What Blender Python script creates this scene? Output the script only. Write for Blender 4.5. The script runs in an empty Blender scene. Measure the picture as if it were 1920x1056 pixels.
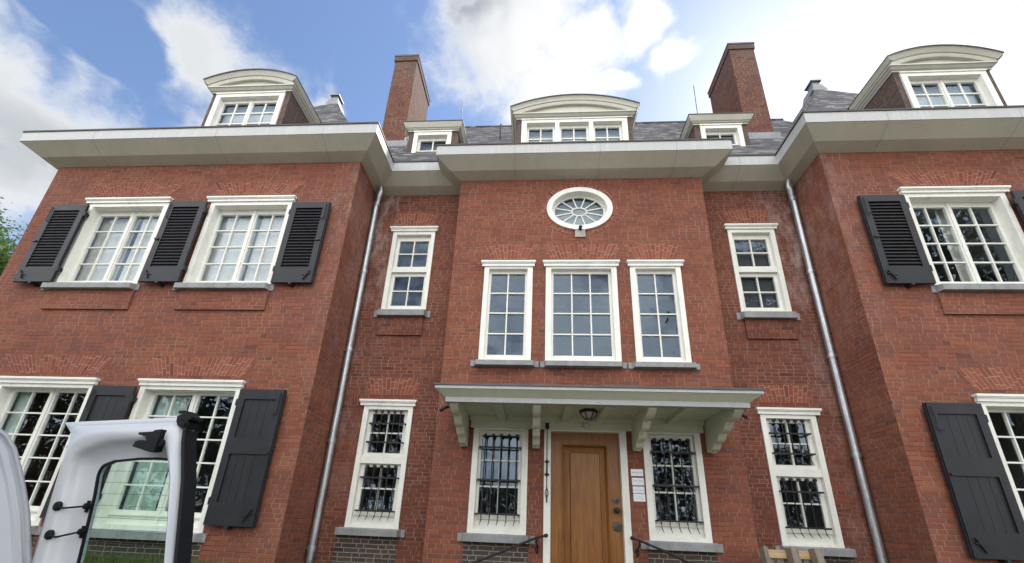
import bpy, bmesh, math, random
from mathutils import Vector, Matrix
R = math.radians
random.seed(7)
sc = bpy.context.scene
COL = sc.collection

# ------------------------------------------------------------------ camera
cd = bpy.data.cameras.new("camera")
cam = bpy.data.objects.new("camera", cd)
COL.objects.link(cam)
sc.camera = cam
yaw, pitch, roll = -0.07061734, 0.34603542, 0.04088938
fw = Vector((math.sin(yaw)*math.cos(pitch), math.cos(yaw)*math.cos(pitch), math.sin(pitch)))
rt = Vector((math.cos(yaw), -math.sin(yaw), 0))
up = rt.cross(fw)
r2 = rt*math.cos(roll) + up*math.sin(roll)
u2 = up*math.cos(roll) - rt*math.sin(roll)
m = Matrix((r2, u2, -fw)).transposed().to_4x4()
m.translation = Vector((-0.704, -6.0, 1.6))
cam.matrix_world = m
cd.sensor_fit = 'HORIZONTAL'
cd.sensor_width = 36
cd.lens = 762.39/1920*36
cd.shift_x = 1.9/1920
cd.shift_y = 180.79/1920
cd.clip_start = 0.05
cd.clip_end = 2000

# ------------------------------------------------------------------ light
SUN_EL, SUN_AZ = R(48), R(38)          # azimuth clockwise from +Y towards +X
sd = bpy.data.lights.new("sun", 'SUN')
sun = bpy.data.objects.new("sun", sd)
COL.objects.link(sun)
sd.energy = 2.0
sd.angle = R(3)
sd.color = (1, .95, .87)
sv = Vector((math.sin(SUN_AZ)*math.cos(SUN_EL), math.cos(SUN_AZ)*math.cos(SUN_EL), math.sin(SUN_EL)))
sun.rotation_euler = sv.to_track_quat('Z', 'Y').to_euler()

sc.view_settings.view_transform = 'Standard'
sc.view_settings.look = 'None'
sc.view_settings.exposure = 1.15
sc.view_settings.gamma = 1
sc.cycles.max_bounces = 8
sc.cycles.transparent_max_bounces = 12

# ------------------------------------------------------------------ node helper
class NT:
    def __init__(s, tree):
        s.t = tree
        s.n = tree.nodes
        s.l = tree.links
    def set(s, sock, v):
        if v is None:
            return
        if isinstance(v, bpy.types.NodeSocket):
            s.l.new(v, sock)
        else:
            if isinstance(v, (tuple, list)) and len(v) == 3 and sock.type == 'RGBA':
                v = (*v, 1)
            sock.default_value = v
    def m(s, op, a=None, b=None, c=None, clamp=False):
        n = s.n.new('ShaderNodeMath'); n.operation = op; n.use_clamp = clamp
        for i, v in enumerate((a, b, c)):
            s.set(n.inputs[i], v)
        return n.outputs[0]
    def v(s, op, a=None, b=None, scale=None):
        n = s.n.new('ShaderNodeVectorMath'); n.operation = op
        s.set(n.inputs[0], a); s.set(n.inputs[1], b)
        if scale is not None:
            s.set(n.inputs['Scale'], scale)
        return n.outputs['Value'] if op in ('LENGTH', 'DOT_PRODUCT', 'DISTANCE') else n.outputs[0]
    def sep(s, a):
        n = s.n.new('ShaderNodeSeparateXYZ'); s.set(n.inputs[0], a); return n.outputs
    def comb(s, x=0., y=0., z=0.):
        n = s.n.new('ShaderNodeCombineXYZ')
        for i, q in enumerate((x, y, z)):
            s.set(n.inputs[i], q)
        return n.outputs[0]
    def noise(s, vec, scale, detail=4, rough=.55, dist=0., color=False):
        n = s.n.new('ShaderNodeTexNoise')
        s.set(n.inputs['Vector'], vec)
        n.inputs['Scale'].default_value = scale
        n.inputs['Detail'].default_value = detail
        n.inputs['Roughness'].default_value = rough
        n.inputs['Distortion'].default_value = dist
        return n.outputs['Color' if color else 'Fac']
    def white(s, vec, color=False):
        n = s.n.new('ShaderNodeTexWhiteNoise'); n.noise_dimensions = '3D'
        s.set(n.inputs['Vector'], vec)
        return n.outputs['Color' if color else 'Value']
    def ramp(s, fac, stops, interp='LINEAR'):
        n = s.n.new('ShaderNodeValToRGB'); n.color_ramp.interpolation = interp
        e = n.color_ramp.elements
        while len(e) < len(stops):
            e.new(.5)
        for el, (p, c) in zip(e, stops):
            el.position = p
            el.color = (*c, 1) if len(c) == 3 else c
        s.set(n.inputs[0], fac)
        return n.outputs[0]
    def mix(s, fac, a, b, mode='MIX'):
        n = s.n.new('ShaderNodeMix'); n.data_type = 'RGBA'; n.blend_type = mode
        s.set(n.inputs['Factor'], fac); s.set(n.inputs['A'], a) if False else None
        s.set(n.inputs[6], a); s.set(n.inputs[7], b)
        return n.outputs[2]
    def smooth(s, x, a, b):
        n = s.n.new('ShaderNodeMapRange'); n.interpolation_type = 'SMOOTHSTEP'
        s.set(n.inputs[0], x); s.set(n.inputs[1], a); s.set(n.inputs[2], b)
        return n.outputs[0]
    def coord(s, which):
        return s.n.new('ShaderNodeTexCoord').outputs[which]
    def bump(s, h, strength, dist):
        n = s.n.new('ShaderNodeBump')
        n.inputs['Strength'].default_value = strength
        n.inputs['Distance'].default_value = dist
        s.set(n.inputs['Height'], h)
        return n.outputs[0]

# ------------------------------------------------------------------ sky
w = bpy.data.worlds.new("World")
sc.world = w
w.use_nodes = True
W = NT(w.node_tree)
W.n.clear()
sky = W.n.new('ShaderNodeTexSky')
sky.sky_type = 'NISHITA'
sky.sun_disc = False
sky.sun_elevation = SUN_EL
sky.sun_rotation = SUN_AZ
sky.air_density = 1.1
sky.dust_density = 0.3
sky.ozone_density = 1.2
dv = W.v('NORMALIZE', W.coord('Generated'))
dx, dy, dz = W.sep(dv)
zc = W.m('MAXIMUM', dz, .12)
pp = W.comb(W.m('DIVIDE', dx, zc), W.m('DIVIDE', dy, zc), 0.)
warp = W.v('SUBTRACT', W.noise(pp, 3.2, 5, .55, color=True), (.5, .5, .5))
pw = W.v('ADD', pp, W.v('SCALE', warp, scale=.26))
dw = W.v('ADD', dv, W.v('SCALE', warp, scale=.10))
fb = W.noise(dw, 7.5, 9, .58)
def blob(x, y, rx, ry, ang=0.):
    q = W.v('SUBTRACT', pw, (x, y, 0))
    if ang:
        n = W.n.new('ShaderNodeVectorRotate'); n.rotation_type = 'Z_AXIS'
        W.set(n.inputs['Vector'], q); n.inputs['Angle'].default_value = -ang
        q = n.outputs[0]
    d = W.v('LENGTH', W.v('DIVIDE', q, (rx, ry, 1)))
    return W.m('SUBTRACT', 1.0, d)
front_blobs = [blob(-1.75, .88, 1.05, .55, .10), blob(-.80, .62, .20, .12, -.55), blob(-.64, .76, .12, .06, -.4),
               blob(-.09, .54, .25, .22, -.2), blob(.0, .68, .16, .14), blob(.08, .60, .11, .10), blob(.0, .80, .10, .12), blob(.20, .57, .09, .07), blob(.16, .69, .08, .035), blob(.28, .63, .06, .06),
               blob(1.02, .66, .50, .40), blob(1.5, .8, .6, .6)]
cov = front_blobs[0]
for b in front_blobs[1:]:
    cov = W.m('MAXIMUM', cov, b)
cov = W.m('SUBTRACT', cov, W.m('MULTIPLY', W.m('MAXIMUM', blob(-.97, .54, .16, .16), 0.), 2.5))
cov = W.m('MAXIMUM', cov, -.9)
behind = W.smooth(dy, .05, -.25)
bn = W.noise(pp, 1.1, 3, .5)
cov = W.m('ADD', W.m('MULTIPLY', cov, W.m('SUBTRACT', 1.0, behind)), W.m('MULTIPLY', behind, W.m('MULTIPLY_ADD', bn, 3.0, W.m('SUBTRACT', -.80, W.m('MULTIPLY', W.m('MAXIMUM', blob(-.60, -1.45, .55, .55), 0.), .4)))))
dens = W.m('ADD', W.m('MULTIPLY', cov, 1.25), W.m('MULTIPLY', W.m('SUBTRACT', fb, .5), 3.2))
mask = W.m('POWER', W.smooth(dens, -.22, .90), 1.1)
thick = W.smooth(dens, .35, 1.1)
fb2 = W.noise(dw, 4.5, 5, .5)
core = W.m('MULTIPLY', thick, W.smooth(fb2, .30, .58))
greyblob = W.m('MAXIMUM', W.smooth(blob(-.17, .55, .17, .17), 0., .7), W.smooth(blob(.98, .54, .14, .07), 0., .6))
greyblob = W.m('MAXIMUM', greyblob, W.m('MULTIPLY', W.smooth(blob(-1.55, .85, .5, .28, .15), 0., .7), .45))
core = W.m('MULTIPLY', core, W.m('MULTIPLY_ADD', greyblob, .95, .30), clamp=True)
sunprox = W.smooth(W.v('DOT_PRODUCT', dv, tuple(sv)), .84, 1.0)
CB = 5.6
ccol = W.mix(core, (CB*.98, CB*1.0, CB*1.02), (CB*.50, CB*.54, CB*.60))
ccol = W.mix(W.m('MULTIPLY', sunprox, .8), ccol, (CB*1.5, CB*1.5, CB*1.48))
back = W.mix(W.smooth(fb2, .3, .65), (CB*4.3, CB*4.25, CB*4.15), (CB*3.0, CB*3.05, CB*3.1))  # added bright cloud behind the camera, raised to light the facade
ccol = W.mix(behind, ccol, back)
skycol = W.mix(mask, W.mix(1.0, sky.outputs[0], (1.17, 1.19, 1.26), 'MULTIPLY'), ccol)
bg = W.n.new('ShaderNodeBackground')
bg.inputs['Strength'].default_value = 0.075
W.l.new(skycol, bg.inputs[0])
wo = W.n.new('ShaderNodeOutputWorld')
W.l.new(bg.outputs[0], wo.inputs[0])

# ------------------------------------------------------------------ materials
def newmat(name):
    mt = bpy.data.materials.new(name)
    mt.use_nodes = True
    N = NT(mt.node_tree)
    p = N.n['Principled BSDF']
    return mt, N, p

def simple(name, col, rough=.5, metal=0., var=.12, nscale=6., bump=0., spec=None, stretch=None, dirt=None):
    mt, N, p = newmat(name)
    co = N.coord('Object')
    if stretch:
        co = N.v('MULTIPLY', co, stretch)
    n1 = N.noise(co, nscale, 5, .6)
    n2 = N.noise(co, nscale*7.3, 3, .6)
    f = N.m('ADD', N.m('MULTIPLY', n1, .65), N.m('MULTIPLY', n2, .35))
    lo = tuple(c*(1-var) for c in col); hi = tuple(min(1, c*(1+var)) for c in col)
    c = N.mix(N.smooth(f, .3, .7), lo, hi)
    if dirt:
        dn = N.noise(N.v('MULTIPLY', co, (1.6, 1.6, .5)), 3.1, 6, .7)
        c = N.mix(N.m('MULTIPLY', N.smooth(dn, .5, .72), dirt[1]), c, dirt[0])
    N.set(p.inputs['Base Color'], c)
    N.set(p.inputs['Roughness'], N.m('MULTIPLY_ADD', n1, .2, rough-.1))
    p.inputs['Metallic'].default_value = metal
    if spec is not None:
        p.inputs['Specular IOR Level'].default_value = spec
    if bump:
        N.set(p.inputs['Normal'], N.bump(n2, bump, .01))
    return mt

def brick(name, cols, bed=(.070, .030, .022), pale=(.36, .255, .185), palefac=.44, stain=0., course=.0625, bumps=.5, pale_all=False, moss=False):
    mt, N, p = newmat(name)
    uv = N.coord('UV')
    wob = N.v('SUBTRACT', N.noise(uv, 5.0, 3, .6, color=True), (.5, .5, .5))
    uvw = N.v('ADD', uv, N.v('SCALE', wob, scale=.015))
    u, v, _ = N.sep(uvw)
    vr = N.m('DIVIDE', v, course)
    row = N.m('FLOOR', vr)
    fv = N.m('FRACT', vr)
    off = N.white(N.comb(row, 3.7, 1.1))
    t = N.m('ADD', N.m('DIVIDE', u, .335), N.m('MULTIPLY', off, 7.0))
    cell = N.m('FLOOR', t)
    f = N.m('FRACT', t)
    rs = N.white(N.comb(row, cell, 8.3))
    split = N.m('ADD', N.m('MULTIPLY', N.m('GREATER_THAN', rs, .45), .30), .34)
    ish = N.m('GREATER_THAN', f, split)
    du = N.m('MINIMUM', N.m('MINIMUM', f, N.m('SUBTRACT', 1.0, f)), N.m('ABSOLUTE', N.m('SUBTRACT', f, split)))
    du = N.m('MULTIPLY', du, .335)
    dvv = N.m('MULTIPLY', N.m('MINIMUM', fv, N.m('SUBTRACT', 1.0, fv)), course)
    jn = N.noise(uv, 23., 2, .5)
    jw = N.m('MULTIPLY_ADD', jn, .0055, .0016)
    mu = N.m('SUBTRACT', 1.0, N.smooth(N.m('SUBTRACT', du, jw), -.0012, .0022))
    mv = N.m('SUBTRACT', 1.0, N.smooth(N.m('SUBTRACT', dvv, jw), -.0012, .0022))
    mort = N.m('MAXIMUM', mu, mv)
    bid = N.comb(N.m('MULTIPLY_ADD', ish, .37, cell), row, 2.2)
    rnd = N.white(bid)
    rnd2 = N.white(N.v('ADD', bid, (17.3, 4.4, 9.1)))
    big = N.noise(uv, .55, 4, .6)
    fine = N.noise(uv, 38., 4, .65)
    fac = N.m('ADD', N.m('MULTIPLY', rnd, .62), N.m('ADD', N.m('MULTIPLY', big, .85), -.23), clamp=True)
    bc = N.ramp(fac, [(i/(len(cols)-1), c) for i, c in enumerate(cols)])
    bc = N.mix(N.m('MULTIPLY', N.smooth(fine, .35, .7), .25), bc, tuple(c*.55 for c in cols[1]), 'MIX')
    bc = N.mix(N.m('GREATER_THAN', rnd2, .992), bc, tuple(c*.85 for c in cols[0]))
    # mortar: head joints pale where repointed, bed colour mostly has the recess shadow painted in
    pn = N.smooth(N.noise(uv, 1.4, 5, .7), .34, .62)
    pf = N.m('MULTIPLY', pn, palefac)
    pu = N.m('MULTIPLY', mu, N.m('MULTIPLY_ADD', pf, .9, .34), clamp=True)
    mfac = N.m('MAXIMUM', pu, pf) if not pale_all else 1.0
    mc = N.mix(mfac, bed, pale)
    col = N.mix(mort, bc, mc)
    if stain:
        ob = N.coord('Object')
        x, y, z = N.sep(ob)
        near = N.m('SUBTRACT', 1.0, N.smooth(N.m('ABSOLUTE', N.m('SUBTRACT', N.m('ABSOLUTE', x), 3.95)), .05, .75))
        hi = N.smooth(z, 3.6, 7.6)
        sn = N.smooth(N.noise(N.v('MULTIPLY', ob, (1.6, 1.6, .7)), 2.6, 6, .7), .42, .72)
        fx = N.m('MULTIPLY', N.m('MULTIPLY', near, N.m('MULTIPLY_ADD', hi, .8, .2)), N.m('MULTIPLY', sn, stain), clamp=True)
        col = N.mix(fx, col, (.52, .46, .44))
    if moss:
        ob = N.coord('Object')
        _, _, z = N.sep(ob)
        mz = N.m('MULTIPLY', N.smooth(z, 12.0, 14.0), N.smooth(N.noise(ob, 3.0, 5, .7), .35, .7))
        col = N.mix(N.m('MULTIPLY', mz, .75), col, (.09, .085, .075))
    N.set(p.inputs['Base Color'], col)
    N.set(p.inputs['Roughness'], N.m('MULTIPLY_ADD', fine, .2, .75))
    p.inputs['Specular IOR Level'].default_value = .3
    h = N.m('ADD', N.m('MULTIPLY', N.m('SUBTRACT', 1.0, mort), .8), N.m('ADD', N.m('MULTIPLY', fine, .35), N.m('MULTIPLY', rnd2, .35)))
    N.set(p.inputs['Normal'], N.bump(h, bumps, .008))
    return mt

M = {}
M['brick'] = brick('red brick', [(.155, .058, .045), (.195, .064, .042), (.238, .076, .043), (.295, .098, .052)], stain=.22)
M['brick_recess'] = brick('darker recess brick', [(.110, .037, .028), (.150, .047, .031), (.185, .058, .035), (.225, .077, .043)], stain=.62)  # darker red than the main brick, for the recessed bays
M['brick_arch'] = brick('arch brick', [(.150, .044, .034), (.205, .058, .038), (.255, .076, .045), (.300, .100, .058)], course=.066, palefac=.6, bed=(.20, .11, .075))
M['brick_dark'] = brick('dark plinth brick', [(.045, .040, .042), (.062, .052, .052), (.085, .062, .055), (.12, .075, .06)], bed=(.27, .22, .17), pale=(.30, .25, .19), pale_all=True)
M['brick_dormer'] = brick('dormer cheek brick', [(.075, .050, .044), (.105, .070, .060), (.125, .085, .072), (.15, .10, .085)], bed=(.05, .036, .03), palefac=.25)
M['brick_chim'] = brick('chimney brick', [(.075, .034, .026), (.115, .045, .032), (.150, .056, .036), (.195, .076, .046)], moss=True, palefac=.45)
M['white'] = simple('white paint', (.77, .765, .705), .42, var=.06, nscale=3., dirt=((.55, .545, .48), .6))
M['sash'] = simple('sash paint', (.74, .74, .68), .42, var=.05, nscale=4., dirt=((.58, .57, .5), .4))
M['fascia'] = simple('gutter paint', (.415, .425, .415), .45, var=.05, nscale=2., stretch=(3, 3, .6), dirt=((.55, .56, .55), .5))
M['dormerpaint'] = simple('dormer paint', (.52, .51, .435), .45, var=.06, nscale=4., dirt=((.42, .42, .37), .5))
M['stonepaint'] = simple('soffit paint', (.49, .475, .395), .5, var=.07, nscale=1.6, dirt=((.38, .37, .31), .35))
M['canopypaint'] = simple('canopy paint', (.62, .62, .51), .5, var=.05, nscale=3., dirt=((.5, .5, .42), .4))
M['cap'] = simple('bitumen edge', (.045, .038, .038), .6)
M['dark_lead'] = simple('dark lead edge', (.075, .075, .08), .5, .2, var=.3, nscale=5.)
M['lead'] = simple('lead sheet', (.20, .205, .215), .5, .3, var=.3, nscale=5.)
M['sill'] = simple('blue stone sill', (.25, .255, .26), .7, var=.22, nscale=5., bump=.2, dirt=((.16, .16, .155), .8))
M['shutter'] = simple('anthracite paint', (.0125, .0135, .018), .5, var=.3, nscale=5., spec=.35, dirt=((.024, .024, .026), .5))
M['louvre'] = simple('louvre paint', (.007, .007, .009), .6, var=.2, spec=.25)
M['iron'] = simple('wrought iron', (.016, .015, .016), .5, .2, var=.3)
M['zinc'] = simple('zinc pipe', (.42, .45, .47), .40, .8, var=.3, nscale=3., stretch=(4, 4, .8), dirt=((.2, .21, .22), .6))
M['lamp_glass'] = simple('frosted lamp glass', (.5, .5, .5), .3)
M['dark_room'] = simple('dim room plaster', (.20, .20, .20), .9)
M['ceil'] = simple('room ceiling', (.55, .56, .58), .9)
M['black_blind'] = simple('charcoal blind', (.045, .05, .062), .8)
M['white_blind'] = simple('white blind', (.52, .53, .55), .8, var=.04)
M['curtain'] = simple('sheer curtain', (.57, .56, .54), .9, var=.06)
M['green_curtain'] = simple('pale curtain', (.50, .60, .54), .9, var=.06)
M['vanwhite'] = simple('white car paint', (.46, .48, .515), .3, var=.03, nscale=2.)
M['rubber'] = simple('black rubber', (.006, .006, .007), .6, spec=.2)
M['trim'] = simple('van trim', (.05, .05, .055), .6)
M['stone'] = simple('step stone', (.34, .32, .29), .8, var=.2, bump=.3)
M['plate'] = simple('name plate white', (.80, .80, .84), .25, var=.02)
M['ink'] = simple('blue grey ink', (.18, .24, .34), .6)
M['pallet_new'] = simple('pale pine board', (.46, .31, .17), .75, var=.25, nscale=3., stretch=(.7, 4, 12))
M['pallet_old'] = simple('weathered pine board', (.20, .165, .13), .85, var=.45, nscale=4., stretch=(9, 4, .9))
M['bark'] = simple('bark', (.09, .065, .045), .9, var=.4, bump=.5)

def glassmat(name, tint=(.92, .95, .94), ior=1.78, wav=.08, extra=.0):
    mt, N, p = newmat(name)
    N.n.remove(p)
    geo = N.n.new('ShaderNodeNewGeometry')
    cs = N.m('ABSOLUTE', N.v('DOT_PRODUCT', geo.outputs['Incoming'], geo.outputs['Normal']))
    f0 = ((ior-1)/(ior+1))**2
    fr = N.m('MULTIPLY_ADD', N.m('POWER', N.m('SUBTRACT', 1.0, cs, clamp=True), 5.0), 1-f0, f0)
    tr = N.n.new('ShaderNodeBsdfTransparent'); tr.inputs[0].default_value = (*tint, 1)
    gl = N.n.new('ShaderNodeBsdfGlossy'); gl.inputs['Roughness'].default_value = .0; gl.inputs['Color'].default_value = (.64, .81, 1., 1)
    nm = N.bump(N.noise(N.coord('Object'), 2.2, 2, .5), wav, .05)
    N.l.new(nm, gl.inputs['Normal'])
    mx = N.n.new('ShaderNodeMixShader')
    fac = N.m('ADD', fr, extra, clamp=True)
    N.l.new(fac, mx.inputs[0]); N.l.new(tr.outputs[0], mx.inputs[1]); N.l.new(gl.outputs[0], mx.inputs[2])
    out = [n for n in N.n if n.type == 'OUTPUT_MATERIAL'][0]
    N.l.new(mx.outputs[0], out.inputs[0])
    return mt
M['glass'] = glassmat('window glass')
M['carglass'] = glassmat('green car glass', (.70, .86, .78), 1.45, .02)

def wood():
    mt, N, p = newmat('varnished oak')
    ob = N.coord('Object')
    g = N.noise(N.v('MULTIPLY', ob, (22, 22, 1.1)), 2.0, 6, .65, .6)
    g2 = N.noise(N.v('MULTIPLY', ob, (90, 90, 4)), 2.0, 3, .6)
    big = N.noise(ob, 1.3, 2, .5)
    f = N.m('ADD', N.m('MULTIPLY', g, .6), N.m('ADD', N.m('MULTIPLY', g2, .25), N.m('MULTIPLY', big, .25)))
    c = N.ramp(f, [(.3, (.090, .030, .008)), (.45, (.195, .072, .018)), (.6, (.285, .120, .030)), (.8, (.39, .185, .055))])
    N.set(p.inputs['Base Color'], c)
    N.set(p.inputs['Roughness'], N.m('MULTIPLY_ADD', g2, .15, .30))
    p.inputs['Specular IOR Level'].default_value = .3
    p.inputs['Coat Weight'].default_value = .03
    p.inputs['Coat Roughness'].default_value = .12
    N.set(p.inputs['Normal'], N.bump(g2, .15, .004))
    return mt
M['oak'] = wood()

def slate():
    mt, N, p = newmat('roof slate')
    uv = N.coord('UV')
    wob = N.v('SUBTRACT', N.noise(uv, 4., 3, .6, color=True), (.5, .5, .5))
    uvw = N.v('ADD', uv, N.v('SCALE', wob, scale=.07))
    u, v, _ = N.sep(uvw)
    vr = N.m('DIVIDE', v, .155); row = N.m('FLOOR', vr); fv = N.m('FRACT', vr)
    t = N.m('ADD', N.m('DIVIDE', u, .23), N.m('MULTIPLY', N.white(N.comb(row, 1.3, 2.)), 5.))
    cell = N.m('FLOOR', t); f = N.m('FRACT', t)
    rnd = N.white(N.comb(cell, row, 4.))
    edge = N.m('MAXIMUM', N.m('SUBTRACT', 1.0, N.smooth(N.m('MULTIPLY', N.m('MINIMUM', f, N.m('SUBTRACT', 1., f)), .23), .003, .012)),
               N.m('SUBTRACT', 1.0, N.smooth(N.m('MULTIPLY', fv, .155), .004, .022)))
    st = N.noise(N.v('MULTIPLY', uv, (1., 2.2, 1)), 4.5, 7, .75)
    c = N.ramp(N.m('ADD', N.m('MULTIPLY', rnd, .5), N.m('MULTIPLY', st, .6)), [(.25, (.040, .037, .036)), (.5, (.080, .075, .074)), (.7, (.135, .128, .126)), (.92, (.34, .33, .32))])
    c = N.mix(N.m('MULTIPLY', edge, .75), c, (.05, .045, .05))
    N.set(p.inputs['Base Color'], c)
    N.set(p.inputs['Roughness'], N.m('MULTIPLY_ADD', st, .3, .6)); p.inputs['Specular IOR Level'].default_value = .3
    h = N.m('SUBTRACT', N.m('ADD', N.m('SUBTRACT', 1.0, fv), N.m('MULTIPLY', rnd, .3)), N.m('MULTIPLY', edge, .4))
    N.set(p.inputs['Normal'], N.bump(h, .8, .02))
    return mt
M['slate'] = slate()

def leafmat(name, c1, c2):
    mt, N, p = newmat(name)
    ob = N.coord('Object')
    g = N.n.new('ShaderNodeObjectInfo')
    geo = N.n.new('ShaderNodeNewGeometry')
    f = N.m('ADD', N.m('MULTIPLY', geo.outputs['Random Per Island'], .7), N.m('MULTIPLY', N.noise(ob, .8, 3, .6), .4))
    c = N.mix(f, c1, c2)
    N.set(p.inputs['Base Color'], c)
    p.inputs['Roughness'].default_value = .6
    N.n.remove(g)
    tr = N.n.new('ShaderNodeBsdfTranslucent'); N.set(tr.inputs[0], N.mix(.3, c, (.25, .35, .05)))
    mx = N.n.new('ShaderNodeMixShader'); mx.inputs[0].default_value = .35
    out = [n for n in N.n if n.type == 'OUTPUT_MATERIAL'][0]
    N.l.new(p.outputs[0], mx.inputs[1]); N.l.new(tr.outputs[0], mx.inputs[2]); N.l.new(mx.outputs[0], out.inputs[0])
    return mt
M['leaf'] = leafmat('tree leaf', (.035, .07, .018), (.10, .17, .045))
M['conifer'] = leafmat('dark leaf', (.010, .018, .008), (.026, .040, .016))
M['grass'] = leafmat('grass blade', (.05, .085, .02), (.17, .20, .06))
M['lawn'] = simple('lawn soil', (.06, .075, .03), .95, var=.4, nscale=3., bump=.6)
M['gravel'] = simple('pale gravel', (.22, .20, .175), .9, var=.25, nscale=9., bump=.6)

# ------------------------------------------------------------------ mesh builder
class MB:
    def __init__(s):
        s.v = []; s.f = []; s.uv = []; s.sm = []
    def face(s, pts, uv=None, smooth=False):
        b = len(s.v)
        pts = [Vector(p) for p in pts]
        s.v += [tuple(p) for p in pts]
        s.f.append(tuple(range(b, b+len(pts))))
        if uv is None:
            n = Vector((0, 0, 0))
            for i in range(len(pts)):
                a, c = pts[i], pts[(i+1) % len(pts)]
                n += Vector(((a.y-c.y)*(a.z+c.z), (a.z-c.z)*(a.x+c.x), (a.x-c.x)*(a.y+c.y)))
            ax, ay, az = abs(n.x), abs(n.y), abs(n.z)
            if az > ax and az > ay:
                uv = [(p.x, p.y) for p in pts]
            elif ay >= ax:
                uv = [(p.x, p.z) for p in pts]
            else:
                uv = [(p.y+.11, p.z) for p in pts]
        s.uv += list(uv)
        s.sm.append(smooth)
    def box(s, x0, x1, y0, y1, z0, z1, skip=''):
        if x0 > x1: x0, x1 = x1, x0
        if y0 > y1: y0, y1 = y1, y0
        if z0 > z1: z0, z1 = z1, z0
        a = [(x0, y0, z0), (x1, y0, z0), (x1, y1, z0), (x0, y1, z0), (x0, y0, z1), (x1, y0, z1), (x1, y1, z1), (x0, y1, z1)]
        for k, q in (('f', (0, 1, 5, 4)), ('r', (1, 2, 6, 5)), ('k', (2, 3, 7, 6)), ('l', (3, 0, 4, 7)), ('t', (4, 5, 6, 7)), ('b', (3, 2, 1, 0))):
            if k not in skip:
                s.face([a[i] for i in q])
    def bar(s, p, q, w, h, upv=(0, 0, 1)):
        p, q = Vector(p), Vector(q)
        d = (q-p).normalized(); r = d.cross(Vector(upv))
        if r.length < 1e-4: r = d.cross(Vector((0, 1, 0)))
        r.normalize(); u = r.cross(d)
        o = [r*w/2+u*h/2, -r*w/2+u*h/2, -r*w/2-u*h/2, r*w/2-u*h/2]
        A = [p+k for k in o]; B = [q+k for k in o]
        for i in range(4):
            j = (i+1) % 4
            s.face([A[i], A[j], B[j], B[i]])
        s.face(A[::-1]); s.face(B)
    def tube(s, pts, r, n=10, caps=True):
        pts = [Vector(p) for p in pts]
        rr = r if isinstance(r, (list, tuple)) else [r]*len(pts)
        rings = []
        ref = Vector((0, 0, 1))
        for i, p in enumerate(pts):
            d = (pts[min(i+1, len(pts)-1)]-pts[max(i-1, 0)]).normalized()
            a = d.cross(ref)
            if a.length < .05: a = d.cross(Vector((0, 1, 0)))
            a.normalize(); b = a.cross(d)
            rings.append([p+(a*math.cos(2*math.pi*k/n)+b*math.sin(2*math.pi*k/n))*rr[i] for k in range(n)])
        for i in range(len(pts)-1):
            for k in range(n):
                j = (k+1) % n
                s.face([rings[i][k], rings[i][j], rings[i+1][j], rings[i+1][k]], smooth=True)
        if caps:
            s.face(rings[0]); s.face(rings[-1][::-1])
    def lathe(s, c, axis, prof, n=14):
        c = Vector(c); ax = Vector(axis).normalized()
        a = ax.cross(Vector((0, 0, 1)))
        if a.length < .05: a = Vector((1, 0, 0))
        a.normalize(); b = ax.cross(a)
        rings = [[c+ax*h+(a*math.cos(2*math.pi*k/n)+b*math.sin(2*math.pi*k/n))*r for k in range(n)] for h, r in prof]
        for i in range(len(prof)-1):
            for k in range(n):
                j = (k+1) % n
                s.face([rings[i][k], rings[i][j], rings[i+1][j], rings[i+1][k]], smooth=True)
    def plate(s, x0, x1, z0, z1, holes, y, depth=0., back=False):
        xs = sorted({x0, x1, *[h[0] for h in holes], *[h[1] for h in holes]})
        zs = sorted({z0, z1, *[h[2] for h in holes], *[h[3] for h in holes]})
        xs = [q for q in xs if x0-1e-6 <= q <= x1+1e-6]; zs = [q for q in zs if z0-1e-6 <= q <= z1+1e-6]
        for i in range(len(xs)-1):
            for j in range(len(zs)-1):
                cx, cz = (xs[i]+xs[i+1])/2, (zs[j]+zs[j+1])/2
                if any(h[0] < cx < h[1] and h[2] < cz < h[3] for h in holes):
                    continue
                s.face([(xs[i], y, zs[j]), (xs[i+1], y, zs[j]), (xs[i+1], y, zs[j+1]), (xs[i], y, zs[j+1])])
                if back:
                    s.face([(xs[i], y+depth, zs[j]), (xs[i], y+depth, zs[j+1]), (xs[i+1], y+depth, zs[j+1]), (xs[i+1], y+depth, zs[j])])
        if depth:
            for a, b, c, d in holes:
                s.face([(a, y, c), (a, y+depth, c), (a, y+depth, d), (a, y, d)])
                s.face([(b, y, c), (b, y, d), (b, y+depth, d), (b, y+depth, c)])
                s.face([(a, y, d), (b, y, d), (b, y+depth, d), (a, y+depth, d)][::-1])
                s.face([(a, y, c), (a, y+depth, c), (b, y+depth, c), (b, y, c)][::-1])
            if back:
                s.box(x0, x1, y, y+depth, z0, z1, skip='fk')
    def mirror(s):
        s.v = [(-x, y, z) for x, y, z in s.v]
        s.f = [tuple(reversed(f)) for f in s.f]
        uv = []; k = 0
        for f in s.f:
            n = len(f); uv += s.uv[k:k+n][::-1]; k += n
        # faces list vertices in order, so re-lay the loops
        s.uv = uv
        return s
    def build(s, name, mat, parent=None, label=None, angle=35):
        me = bpy.data.meshes.new(name)
        me.from_pydata(s.v, [], s.f)
        ul = me.uv_layers.new(name='UVMap')
        flat = [c for q in s.uv for c in q]
        ul.data.foreach_set('uv', flat)
        me.polygons.foreach_set('use_smooth', s.sm)
        me.materials.append(M[mat] if isinstance(mat, str) else mat)
        if any(s.sm):
            bm = bmesh.new(); bm.from_mesh(me)
            bmesh.ops.remove_doubles(bm, verts=bm.verts, dist=1e-5)
            bm.to_mesh(me); bm.free()
            me.set_sharp_from_angle(angle=R(angle))
        me.update()
        o = bpy.data.objects.new(name, me)
        COL.objects.link(o)
        if parent: o.parent = parent
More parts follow.
